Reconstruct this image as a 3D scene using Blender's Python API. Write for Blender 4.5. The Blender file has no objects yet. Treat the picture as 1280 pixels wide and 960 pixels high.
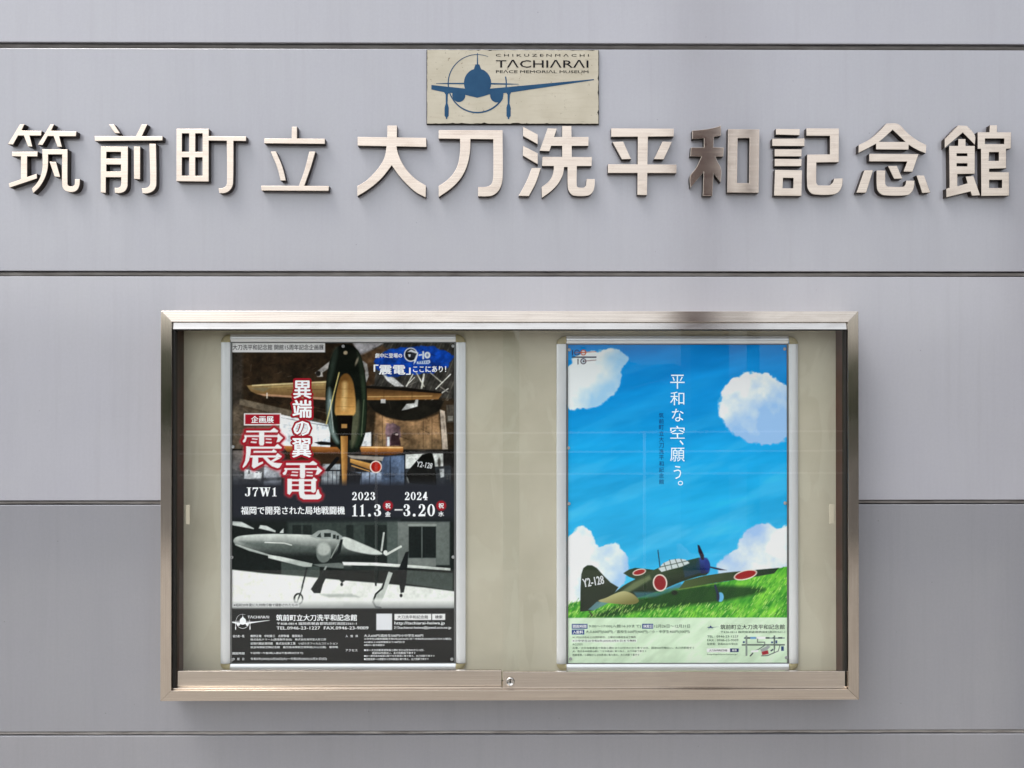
import bpy, bmesh, math, random
import numpy as np
from mathutils import Vector
from mathutils.geometry import delaunay_2d_cdt

sc = bpy.context.scene
COL = sc.collection
R = math.radians

# ------------------------------------------------------------------ camera, sky, sun, exposure
D = 1.75            # metres from the lens to the wall
S = 0.0018          # metres on the wall for one photo pixel
HC = 1.55           # height of the picture centre above the ground
cam = bpy.data.cameras.new('camera')
cam.sensor_width = 36.0
cam.lens = 36.0 * D / (1280 * S)
cam.clip_start = 0.02
cam.clip_end = 500
camo = bpy.data.objects.new('camera', cam)
COL.objects.link(camo)
camo.location = (-D * math.tan(R(0.3)), -D, HC - D * math.tan(R(0.2)))
camo.rotation_euler = (R(90.2), 0, R(-0.3))
sc.camera = camo

SUN_EL, SUN_AZ = 64.0, -64.0       # azimuth: degrees towards the left of straight behind the camera
wd = bpy.data.worlds.new('World')
sc.world = wd
wd.use_nodes = True
wn = wd.node_tree
wn.nodes.clear()
sky = wn.nodes.new('ShaderNodeTexSky')
sky.sky_type = 'NISHITA'
sky.sun_disc = False
sky.sun_elevation = R(SUN_EL)
sky.sun_rotation = R(180 - SUN_AZ)
sky.air_density = 1.2
sky.dust_density = 4.0
sky.ozone_density = 1.0
hs = wn.nodes.new('ShaderNodeHueSaturation')       # overcast: the blue of the sky is mostly hidden by cloud
hs.inputs['Saturation'].default_value = 0.24
bg = wn.nodes.new('ShaderNodeBackground')
bg.inputs['Strength'].default_value = 0.15
wo = wn.nodes.new('ShaderNodeOutputWorld')
wn.links.new(sky.outputs[0], hs.inputs['Color'])
wn.links.new(hs.outputs[0], bg.inputs['Color'])
wn.links.new(bg.outputs[0], wo.inputs[0])

sl = bpy.data.lights.new('sun', 'SUN')
sl.energy = 0.55
sl.angle = R(22)
sl.color = (1.0, 0.96, 0.9)
so = bpy.data.objects.new('sun', sl)
COL.objects.link(so)
sdir = Vector((math.sin(R(SUN_AZ)) * math.cos(R(SUN_EL)), -math.cos(R(SUN_AZ)) * math.cos(R(SUN_EL)), math.sin(R(SUN_EL))))
so.rotation_euler = (-sdir).to_track_quat('-Z', 'Y').to_euler()
so.location = sdir * 20

sc.view_settings.view_transform = 'Standard'
sc.view_settings.look = 'None'
sc.view_settings.gamma = 1.0
sc.view_settings.use_curve_mapping = False
sc.view_settings.exposure = 1.12
sc.cycles.max_bounces = 10
sc.cycles.transparent_max_bounces = 12

# ------------------------------------------------------------------ helpers
def P(px, py, d=0.0):
    """photo pixel on the plane d metres in front of the wall -> x, z"""
    f = (D - d) / D
    return ((px - 640) * S * f, HC + (480 - py) * S * f)

def lin(c):
    return tuple((v / 255 / 12.92) if v / 255 <= 0.04045 else ((v / 255 + 0.055) / 1.055) ** 2.4 for v in c)

def tag(o, label=None, cat=None, group=None, kind=None):
    if label: o['label'] = label
    if cat: o['category'] = cat
    if group: o['group'] = group
    if kind: o['kind'] = kind
    return o

def empty(name, loc=(0, 0, 0)):
    o = bpy.data.objects.new(name, None)
    o.empty_display_size = 0.1
    o.location = loc
    COL.objects.link(o)
    return o

def link(name, me, parent=None, mats=()):
    o = bpy.data.objects.new(name, me)
    COL.objects.link(o)
    for m in mats:
        me.materials.append(m)
    if parent is not None:
        o.parent = parent
        if parent.type == 'EMPTY' or True:
            # world coordinates are baked in the vertices: undo the parent's offset
            off = Vector((0, 0, 0)); p = parent
            while p is not None:
                off += p.location; p = p.parent
            o.location = -off
    return o

def uv_brush(me, axis):
    uv = me.uv_layers.new(name='brush')
    co = np.empty(len(me.vertices) * 3); me.vertices.foreach_get('co', co); co = co.reshape(-1, 3)
    li = np.empty(len(me.loops), dtype=np.int32); me.loops.foreach_get('vertex_index', li)
    c = co[li]
    if axis == 'x': a = np.stack([c[:, 0], c[:, 2] + c[:, 1] * 0.37], 1)
    else: a = np.stack([c[:, 2], c[:, 0] + c[:, 1] * 0.37], 1)
    uv.data.foreach_set('uv', a.astype(np.float32).ravel())

def from_bm(name, bm, mats, parent=None, smooth=False, brush=None):
    bmesh.ops.recalc_face_normals(bm, faces=bm.faces[:])
    me = bpy.data.meshes.new(name)
    bm.to_mesh(me); bm.free()
    if smooth:
        me.polygons.foreach_set('use_smooth', [True] * len(me.polygons))
    if brush: uv_brush(me, brush)
    if not isinstance(mats, (list, tuple)): mats = [mats]
    return link(name, me, parent, mats)

def prism_bm(bm, pts, y0, y1):
    """pts: x,z outline; from y0 (front) to y1 (back)"""
    a = [bm.verts.new((x, y0, z)) for x, z in pts]
    b = [bm.verts.new((x, y1, z)) for x, z in pts]
    bm.faces.new(a); bm.faces.new(b[::-1])
    n = len(pts)
    for i in range(n):
        j = (i + 1) % n
        bm.faces.new((a[i], b[i], b[j], a[j]))

def box_bm(bm, x0, x1, y0, y1, z0, z1, bev=0.0):
    v0 = len(bm.verts)
    b2 = bmesh.new()
    prism_bm(b2, [(x0, z0), (x1, z0), (x1, z1), (x0, z1)], y0, y1)
    if bev:
        bmesh.ops.recalc_face_normals(b2, faces=b2.faces[:])
        bmesh.ops.bevel(b2, geom=b2.edges[:], offset=bev, segments=2, profile=0.5, affect='EDGES')
    me = bpy.data.meshes.new('tmp'); b2.to_mesh(me); b2.free()
    bm.from_mesh(me); bpy.data.meshes.remove(me)

def box(name, x0, x1, y0, y1, z0, z1, mat, parent=None, bev=0.0, brush=None):
    bm = bmesh.new()
    box_bm(bm, min(x0, x1), max(x0, x1), min(y0, y1), max(y0, y1), min(z0, z1), max(z0, z1), bev)
    return from_bm(name, bm, mat, parent, brush=brush)

def prism(name, pts, y0, y1, mat, parent=None, bev=0.0, brush=None):
    bm = bmesh.new()
    prism_bm(bm, pts, y0, y1)
    if bev:
        bmesh.ops.recalc_face_normals(bm, faces=bm.faces[:])
        bmesh.ops.bevel(bm, geom=bm.edges[:], offset=bev, segments=2, profile=0.5, affect='EDGES')
    return from_bm(name, bm, mat, parent, brush=brush)

def smooth_outline(pts, sub=4):
    """keeps sharp corners, rounds the gentle ones (Catmull-Rom between gentle vertices)"""
    n = len(pts); P_ = [Vector(p) for p in pts]
    def turn(i):
        a = P_[i] - P_[i - 1]; b = P_[(i + 1) % n] - P_[i]
        if a.length < 1e-9 or b.length < 1e-9: return 180
        return math.degrees(abs(a.angle_signed(b)))
    gentle = [4 < turn(i) < 42 for i in range(n)]
    out = []
    for i in range(n):
        j = (i + 1) % n
        p0, p1 = P_[i], P_[j]
        out.append((p0.x, p0.y))
        if gentle[i] or gentle[j]:
            L = (p1 - p0)
            m0 = (P_[j] - P_[i - 1]).normalized() * L.length if gentle[i] else L
            m1 = (P_[(j + 1) % n] - P_[i]).normalized() * L.length if gentle[j] else L
            for k in range(1, sub):
                t = k / sub
                q = (2*t**3 - 3*t**2 + 1) * p0 + (t**3 - 2*t**2 + t) * m0 + (-2*t**3 + 3*t**2) * p1 + (t**3 - t**2) * m1
                out.append((q.x, q.y))
    return out

def pip(x, y, poly):
    c = False; n = len(poly); j = n - 1
    for i in range(n):
        xi, yi = poly[i]; xj, yj = poly[j]
        if (yi > y) != (yj > y) and x < (xj - xi) * (y - yi) / (yj - yi) + xi:
            c = not c
        j = i
    return c

def shape_union(adds, holes=()):
    """triangles of the union of adds minus holes, split into connected pieces"""
    vs, es = [], []
    for poly in list(adds) + list(holes):
        b = len(vs); n = len(poly)
        vs += [Vector(p) for p in poly]
        es += [(b + i, b + (i + 1) % n) for i in range(n)]
    ov, oe, of, *_ = delaunay_2d_cdt(vs, es, [], 0, 1e-7)
    keep = []
    for f in of:
        cx = sum(ov[i].x for i in f) / 3; cy = sum(ov[i].y for i in f) / 3
        a, b, c = (ov[i] for i in f)
        if abs((b - a).cross(c - a)) < 1e-13: continue
        if any(pip(cx, cy, p) for p in adds) and not any(pip(cx, cy, p) for p in holes):
            keep.append(tuple(f))
    em = {}
    for k, f in enumerate(keep):
        for i in range(3):
            em.setdefault(frozenset((f[i], f[(i + 1) % 3])), []).append(k)
    comp = [-1] * len(keep); nc = 0
    for s in range(len(keep)):
        if comp[s] >= 0: continue
        st = [s]; comp[s] = nc
        while st:
            k = st.pop(); f = keep[k]
            for i in range(3):
                for q in em[frozenset((f[i], f[(i + 1) % 3]))]:
                    if comp[q] < 0: comp[q] = nc; st.append(q)
        nc += 1
    return ov, [[keep[k] for k in range(len(keep)) if comp[k] == c] for c in range(nc)]

def solid_piece(name, ov, tris, y_front, y_back, mats, parent, bev, brush='x'):
    """an upright plate cut to the outline: bright face, darker return edges"""
    bm = bmesh.new()
    m = {}
    def fv(i):
        if i not in m: m[i] = bm.verts.new((ov[i].x, y_front, ov[i].y))
        return m[i]
    cnt = {}
    for t in tris:
        bm.faces.new([fv(i) for i in t])
        for i in range(3):
            e = (t[i], t[(i + 1) % 3]); cnt[frozenset(e)] = cnt.get(frozenset(e), 0) + 1
    bk = {}
    for e, k in cnt.items():
        if k == 1:
            a, b = tuple(e)
            for i in (a, b):
                if i not in bk: bk[i] = bm.verts.new((ov[i].x, y_back, ov[i].y))
            bm.faces.new((m[a], m[b], bk[b], bk[a]))
    bmesh.ops.recalc_face_normals(bm, faces=bm.faces[:])
    bm.normal_update()
    if sum(f.normal.y for f in bm.faces if abs(f.normal.y) > 0.9) > 0:
        bmesh.ops.reverse_faces(bm, faces=bm.faces[:])
    bmesh.ops.dissolve_limit(bm, angle_limit=0.002, verts=bm.verts[:], edges=bm.edges[:])
    bm.normal_update()
    if bev:
        rim = [e for e in bm.edges if len(e.link_faces) == 2 and
               sorted(f.normal.y < -0.9 for f in e.link_faces) == [False, True]]
        bmesh.ops.bevel(bm, geom=rim, offset=bev, segments=2, profile=0.6, affect='EDGES', clamp_overlap=True)
    bm.normal_update()
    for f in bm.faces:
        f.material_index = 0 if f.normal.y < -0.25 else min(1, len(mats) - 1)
    me = bpy.data.meshes.new(name); bm.to_mesh(me); bm.free()
    if brush: uv_brush(me, brush)
    return link(name, me, parent, mats)

# ------------------------------------------------------------------ materials
class NT:
    def __init__(s, name):
        s.m = bpy.data.materials.new(name); s.m.use_nodes = True
        s.t = s.m.node_tree; s.t.nodes.clear()
        s.out = s.t.nodes.new('ShaderNodeOutputMaterial')
    def n(s, typ, **kw):
        nd = s.t.nodes.new(typ)
        for k, v in kw.items():
            if k in nd.inputs.keys(): nd.inputs[k].default_value = v
            else: setattr(nd, k, v)
        return nd
    def l(s, a, b): s.t.links.new(a, b)
    def mapping(s, scale=(1, 1, 1), coord='Object', loc=(0, 0, 0)):
        tc = s.n('ShaderNodeTexCoord'); mp = s.n('ShaderNodeMapping')
        mp.inputs['Scale'].default_value = scale; mp.inputs['Location'].default_value = loc
        s.l(tc.outputs[coord], mp.inputs[0]); return mp.outputs[0]
    def noise(s, vec, scale, detail=4, rough=0.55, dist=0.0):
        nd = s.n('ShaderNodeTexNoise'); nd.inputs['Scale'].default_value = scale
        nd.inputs['Detail'].default_value = detail; nd.inputs['Roughness'].default_value = rough
        nd.inputs['Distortion'].default_value = dist
        s.l(vec, nd.inputs['Vector']); return nd.outputs[0]
    def ramp(s, fac, stops):
        nd = s.n('ShaderNodeValToRGB'); cr = nd.color_ramp
        while len(cr.elements) < len(stops): cr.elements.new(0.5)
        for e, (p, c) in zip(cr.elements, stops):
            e.position = p; e.color = (*c, 1) if len(c) == 3 else c
        s.l(fac, nd.inputs[0]); return nd.outputs[0]
    def mix(s, fac, a, b, mode='MIX'):
        nd = s.n('ShaderNodeMix', data_type='RGBA', blend_type=mode)
        for sock, v in ((nd.inputs[0], fac), (nd.inputs[6], a), (nd.inputs[7], b)):
            if hasattr(v, 'is_linked') or hasattr(v, 'links'): s.l(v, sock)
            elif isinstance(v, (int, float)): sock.default_value = v
            else: sock.default_value = (*v, 1)
        return nd.outputs[2]
    def maprange(s, v, a, b, c, d):
        nd = s.n('ShaderNodeMapRange')
        for i, q in enumerate((a, b, c, d)): nd.inputs[i + 1].default_value = q
        s.l(v, nd.inputs[0]); return nd.outputs[0]
    def bump(s, h, strength=0.2, dist=0.001):
        nd = s.n('ShaderNodeBump'); nd.inputs['Strength'].default_value = strength
        nd.inputs['Distance'].default_value = dist
        s.l(h, nd.inputs['Height']); return nd.outputs[0]
    def bsdf(s, color=None, rough=0.5, metal=0.0, spec=0.5, normal=None, **kw):
        b = s.n('ShaderNodeBsdfPrincipled')
        for key, v in (('Base Color', color), ('Roughness', rough), ('Metallic', metal), ('Specular IOR Level', spec)):
            if v is None: continue
            if hasattr(v, 'links'): s.l(v, b.inputs[key])
            elif isinstance(v, (int, float)): b.inputs[key].default_value = v
            else: b.inputs[key].default_value = (*v, 1)
        if normal is not None: s.l(normal, b.inputs['Normal'])
        for k, v in kw.items(): b.inputs[k].default_value = v
        s.l(b.outputs[0], s.out.inputs[0]); return b

def plain(name, c, rough=0.6, metal=0.0, spec=0.4, var=0.0, scale=30):
    t = NT(name)
    col = c
    if var:
        n = t.noise(t.mapping(), scale, 5)
        col = t.mix(t.maprange(n, 0.3, 0.7, 0, 1), tuple(v * (1 - var) for v in c), tuple(min(1, v * (1 + var)) for v in c))
    t.bsdf(col, rough, metal, spec)
    return t.m

def brushed(name, base, rough=0.30, aniso=0.75, streak=0.12, blotch=0.15):
    """hand-polished stainless steel: grain runs along the brush UV"""
    t = NT(name)
    uv = t.n('ShaderNodeUVMap', uv_map='brush').outputs[0]
    mp = t.n('ShaderNodeMapping'); mp.inputs['Scale'].default_value = (5, 420, 1); t.l(uv, mp.inputs[0])
    g = t.noise(mp.outputs[0], 1.0, 3, 0.6)
    mp2 = t.n('ShaderNodeMapping'); mp2.inputs['Scale'].default_value = (14, 40, 1); t.l(uv, mp2.inputs[0])
    b = t.noise(mp2.outputs[0], 1.0, 5, 0.6, 0.6)
    c = t.mix(t.maprange(g, 0.3, 0.7, 0, 1), tuple(v * (1 - streak) for v in base), tuple(min(1, v * (1 + streak)) for v in base))
    c = t.mix(t.maprange(b, 0.5, 0.78, 0, blotch), c, (base[0] * 0.62, base[1] * 0.5, base[2] * 0.45))
    r = t.maprange(b, 0.3, 0.75, rough * 0.85, rough * 1.25)
    bs = t.bsdf(c, r, 1.0, 0.5)
    bs.inputs['Anisotropic'].default_value = aniso
    bs.inputs['Anisotropic Rotation'].default_value = 0.25
    tg = t.n('ShaderNodeTangent', direction_type='UV_MAP', uv_map='brush')
    t.l(tg.outputs[0], bs.inputs['Tangent'])
    return t.m

M = {}
M['letter_face'] = brushed('brushed_letter_face', (0.69, 0.59, 0.50), 0.155, 1.0, 0.09, 0.22)
M['letter_side'] = plain('dark_letter_edge', (0.055, 0.043, 0.036), 0.42, 0.75, 0.4, 0.4, 60)  # letter edges coloured a darker brown than the faces
M['steel'] = brushed('brushed_stainless', (0.61, 0.545, 0.475), 0.18, 1.0, 0.12, 0.14)
M['steel_bright'] = brushed('polished_stainless', (0.62, 0.60, 0.58), 0.20, 0.9, 0.08, 0.12)
M['alu'] = plain('satin_aluminium', (0.84, 0.86, 0.88), 0.26, 0.45, 0.5, 0.03, 20)
M['lip'] = plain('dark_anodised_lip', (0.16, 0.165, 0.165), 0.4, 0.5)
M['cap'] = plain('yellowed_plastic', (0.36, 0.31, 0.17), 0.45, 0.0, 0.5, 0.15, 80)
M['case_side'] = plain('dark_red_brown_side', (0.045, 0.010, 0.006), 0.30, 0.0, 0.5, 0.4, 12)
M['black'] = plain('black_rubber', (0.012, 0.011, 0.010), 0.6)
M['chrome'] = plain('worn_chrome', (0.55, 0.53, 0.50), 0.22, 1.0, 0.5, 0.1, 200)
M['clear'] = plain('clear_tack', (0.34, 0.35, 0.35), 0.15, 0.0, 0.6)
M['strip'] = plain('cream_plastic', (0.44, 0.405, 0.31), 0.4)
M['board'] = plain('grey_backing', (0.50, 0.51, 0.50), 0.6)

def wall_material(k, base, low):
    t = NT('painted_wall_panel_%d' % k)
    v = t.mapping(loc=(k * 3.7, 0, k * 1.3))
    big = t.noise(v, 1.6, 4, 0.55)
    mid = t.noise(v, 9, 5, 0.6)
    fine = t.noise(v, 160, 3, 0.6)
    vs = t.mapping((7.0, 1, 0.55), loc=(k * 1.9, 0, 0))
    streak = t.noise(vs, 2.2, 5, 0.62, 0.3)
    c = t.mix(t.maprange(big, 0.32, 0.68, 0, 1), tuple(q * 0.95 for q in base), tuple(q * 1.04 for q in base))
    c = t.mix(t.maprange(mid, 0.35, 0.7, 0, 0.35), c, (base[0] * 0.95, base[1] * 0.945, base[2] * 0.99))
    c = t.mix(t.maprange(streak, 0.52, 0.75, 0, 0.35), c, low)
    c = t.mix(t.maprange(fine, 0.35, 0.65, 0, 0.10), c, tuple(q * 0.7 for q in base))
    sp = t.n('ShaderNodeTexVoronoi'); sp.inputs['Scale'].default_value = 26
    t.l(t.mapping((1, 1, 0.8), loc=(k, 0, 0)), sp.inputs['Vector'])
    dot = t.maprange(sp.outputs['Distance'], 0.022, 0.04, 0.55, 0)
    rnd = t.maprange(sp.outputs['Color'], 0.80, 0.82, 0, 1)
    ml = t.n('ShaderNodeMath', operation='MULTIPLY'); t.l(dot, ml.inputs[0]); t.l(rnd, ml.inputs[1])
    c = t.mix(ml.outputs[0], c, tuple(q * 0.42 for q in base))
    hair = t.noise(t.mapping((260, 1, 9), loc=(k, 0, 0)), 1.0, 3, 0.6)
    c = t.mix(t.maprange(hair, 0.3, 0.7, 0, 0.12), c, tuple(q * 0.78 for q in base))
    run = t.noise(t.mapping((16, 1, 0.5), loc=(k * 5.3, 0, 2)), 2.4, 3, 0.55, 0.1)
    c = t.mix(t.maprange(run, 0.55, 0.85, 0, 0.22), c, (base[0] * 0.70, base[1] * 0.68, base[2] * 0.66))
    t.bsdf(c, t.maprange(mid, 0.3, 0.7, 0.13, 0.18), 0, 0.95, t.bump(fine, 0.03, 0.0002))
    return t.m

# ------------------------------------------------------------------ the setting out of view: forecourt, hedge, columns, railing, added shading wall
def ground():
    bm = bmesh.new()
    n = 24
    xs = [-60 + 120 * i / n for i in range(n + 1)]
    ys = [-90 + 92 * i / n for i in range(n + 1)]
    g = [[bm.verts.new((x, y, 0)) for x in xs] for y in ys]
    for j in range(n):
        for i in range(n):
            bm.faces.new((g[j][i], g[j][i + 1], g[j + 1][i + 1], g[j + 1][i]))
    t = NT('asphalt')
    v = t.mapping()
    c = t.mix(t.noise(v, 0.5, 6), (0.045, 0.045, 0.045), (0.065, 0.063, 0.060))
    c = t.mix(t.maprange(t.noise(v, 90, 4), 0.4, 0.7, 0, 0.5), c, (0.09, 0.088, 0.085))
    t.bsdf(c, 0.85, 0, 0.3)
    tag(from_bm('ground', bm, t.m), kind='structure')
    t = NT('forecourt_concrete')
    v = t.mapping()
    c = t.mix(t.noise(v, 0.5, 6), (0.27, 0.25, 0.228), (0.34, 0.32, 0.295))
    c = t.mix(t.maprange(t.noise(v, 40, 4), 0.4, 0.7, 0, 0.4), c, (0.22, 0.21, 0.19))
    t.bsdf(c, 0.85, 0, 0.3)
    tag(box('pavement', -12, 12, -4.9, -0.004, 0.0, 0.004, t.m), kind='structure')
ground()

def hedge():
    rnd = random.Random(5)
    bm = bmesh.new()
    nx, nz = 120, 14
    x0, x1, y = -26, 26, -15.0
    for side in (0, 1):
        g = []
        for j in range(nz + 1):
            row = []
            for i in range(nx + 1):
                u = i / nx; w = j / nz
                h = (3.2 if u < 0.505 else 2.1) + 0.4 * math.sin(u * 19) + 0.35 * math.sin(u * 47 + 1) + rnd.uniform(-.12, .12)
                dep = 0.9 * math.sqrt(max(0.0, 1 - (w * 0.98) ** 4)) + rnd.uniform(-.12, .12) * (w < 0.99)
                row.append(bm.verts.new((x0 + (x1 - x0) * u, y + (dep if side == 0 else -dep), max(0.0, h * w))))
            g.append(row)
        for j in range(nz):
            for i in range(nx):
                bm.faces.new((g[j][i], g[j][i + 1], g[j + 1][i + 1], g[j + 1][i]))
    m = plain('evergreen_leaf', (0.045, 0.060, 0.030), 0.7, 0, 0.3, 0.5, 5)
    e = empty('hedge', (0, y, 0))
    from_bm('foliage', bm, m, e)
    bark = plain('hedge_bark', (0.06, 0.045, 0.03), 0.8)
    for k in range(18):
        bm = bmesh.new()
        prism_bm(bm, [(x0 + 1.5 + k * 2.9 + a, b) for a, b in ((-.08, 0), (.08, 0), (.05, 2.4), (-.05, 2.4))], y - .06, y + .06)
        from_bm('stem', bm, bark, e)
    tag(e, 'tall dark evergreen hedge across the forecourt from the wall', 'hedge')
hedge()

def column(x, y, w, dpt, h, mat, label):
    e = empty('column', (x, y, 0))
    box('shaft', x - w / 2, x + w / 2, y - dpt / 2, y + dpt / 2, 0.12, h, mat, e, 0.012)
    box('plinth', x - w / 2 - .03, x + w / 2 + .03, y - dpt / 2 - .03, y + dpt / 2 + .03, 0, 0.12, M['board'], e, 0.006)
    tag(e, label, 'column')
M['redbrown'] = plain('dark_red_brown_paint', (0.055, 0.016, 0.016), 0.55, 0, 0.3, 0.2, 3)
column(1.718, -5.2, 0.33, 0.40, 6.5, M['redbrown'], 'thick dark red-brown column standing in the forecourt opposite the wall')
column(2.10, -5.05, 0.09, 0.09, 6.5, M['redbrown'], 'slim dark red-brown post beside the thick column')

def railing():
    e = empty('handrail', (0, -4.0, 0))
    m = plain('white_painted_pipe', (0.8, 0.8, 0.78), 0.35)
    def pipe(name, a, b, r):
        bm = bmesh.new()
        a, b = Vector(a), Vector(b); q = (b - a).to_track_quat('Z', 'Y')
        k = 10; ra, rb = [], []
        for i in range(k):
            o = q @ Vector((math.cos(i * math.tau / k) * r, math.sin(i * math.tau / k) * r, 0))
            ra.append(bm.verts.new(a + o)); rb.append(bm.verts.new(b + o))
        for i in range(k): bm.faces.new((ra[i], ra[(i + 1) % k], rb[(i + 1) % k], rb[i]))
        bm.faces.new(ra[::-1]); bm.faces.new(rb)
        from_bm(name, bm, m, e, True)
    for z in (1.16, 1.02, 0.86):
        pipe('rail', (-5, -4.3, z), (5, -3.8, z + 0.09), 0.007)
    for k in range(6):
        pipe('post', (-4.9 + k * 1.96, -4.295 + k * .098, 0), (-4.9 + k * 1.96, -4.295 + k * .098, 1.17 + k * .017), 0.011)
    tag(e, 'white pipe handrail with three rails behind the viewer', 'railing')
railing()

def add_shading_wall():  # unseen wall, added to hold light off the lower right
    e = empty('shading_wall', (1.9, -0.5, 0))
    m = plain('shading_wall_dark', (0.07, 0.065, 0.062), 0.8, 0, 0.3, 0.2, 6)
    box('wall_body', 1.8, 2.0, -1.05, -0.002, 0.0041, 2.35, m, e, 0.004)
    box('shading_wall_coping', 1.77, 2.03, -1.08, -0.002, 2.351, 2.4, M['board'], e, 0.004)
    tag(e, 'added unseen dark side wall with grey coping, shading the right of the panel wall', 'wall')
add_shading_wall()

# ------------------------------------------------------------------ the wall: panels with sealed joints
JOINTS = [(-515, 7), (-229, 7), (57.0, 7.6), (342.3, 6.8), (628.0, 5.6), (915.5, 5.4), (1203, 5.4)]
def wall():
    w = empty('panel_wall', (0, 0, 0))
    X0, X1 = -3.4, 3.4
    tops = [HC + (480 + 830) * S] + [HC + (480 - (y + h / 2)) * S for y, h in JOINTS]
    bots = [HC + (480 - (y - h / 2)) * S for y, h in JOINTS] + [0.0]
    cols = [(0.405, 0.407, 0.445)] * 3 + [(0.392, 0.395, 0.432), (0.432, 0.434, 0.472), (0.278, 0.281, 0.303), (0.276, 0.277, 0.296), (0.27, 0.27, 0.288)]
    for k, (zt, zb) in enumerate(zip(tops, bots)):
        c = cols[k]
        m = wall_material(k, c, tuple(q * 0.86 for q in c))
        box('panel', X0, X1, 0.0, 0.03, zb, zt, m, w, 0.0012)
    for k, (y, h) in enumerate(JOINTS):
        z = HC + (480 - y) * S
        light = (0.12, 0.12, 0.12, 0.19, 0.24, 0.36, 0.36)[k]
        t = NT('joint_sealant_%d' % k)
        v = t.mapping((1, 1, 6), loc=(k * 2.1, 0, 0))
        c = t.mix(t.maprange(t.noise(v, 14, 5), 0.3, 0.7, 0, 1), (light * .62, light * .56, light * .51), (light * 1.2, light * 1.13, light * 1.06))
        t.bsdf(c, 0.7, 0, 0.3, t.bump(t.noise(v, 30, 3), 0.4, 0.002))
        # bead: slightly dished strip, a few millimetres back
        bm = bmesh.new()
        hh = h * S / 2
        nx = 420; rnd = random.Random(k)
        prof = [(-1, 0.0075), (-0.86, 0.0042), (-0.3, 0.0034), (0.35, 0.0036), (0.86, 0.0050), (1, 0.0085)]
        rows = []
        wl = [rnd.uniform(0, 1) for _ in range(nx + 2)]; wu = [rnd.uniform(0, 1) for _ in range(nx + 2)]
        for i in range(nx + 1):
            x = X0 + (X1 - X0) * i / nx
            wob = rnd.uniform(-.0003, .0003)
            sm = lambda a, f_: 0.5 + 0.28 * math.sin(i * f_ + k) + 0.22 * math.sin(i * f_ * 2.7 + 2 * k) + 0.25 * (a[i] - .5)
            lo = -hh + (0.0006 + 0.0018 * max(0, sm(wl, .11)))      # the bead shrinks away from the panels unevenly
            up = hh - (0.0010 + 0.0014 * max(0, sm(wu, .07)))
            rows.append([bm.verts.new((x, q + wob, z + (lo + up) / 2 + p * (up - lo) / 2)) for p, q in prof])
        for i in range(nx):
            for j in range(len(prof) - 1):
                bm.faces.new((rows[i][j], rows[i + 1][j], rows[i + 1][j + 1], rows[i][j + 1]))
        from_bm('sealant_joint', bm, t.m, w)
    box('backing_wall', X0, X1, 0.0305, 0.20, 0, tops[0], plain('backing_concrete', (0.2, 0.2, 0.2), 0.8), w)
    tag(w, 'pale lavender-grey panel wall with thin dark horizontal joints', 'wall')
wall()

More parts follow.
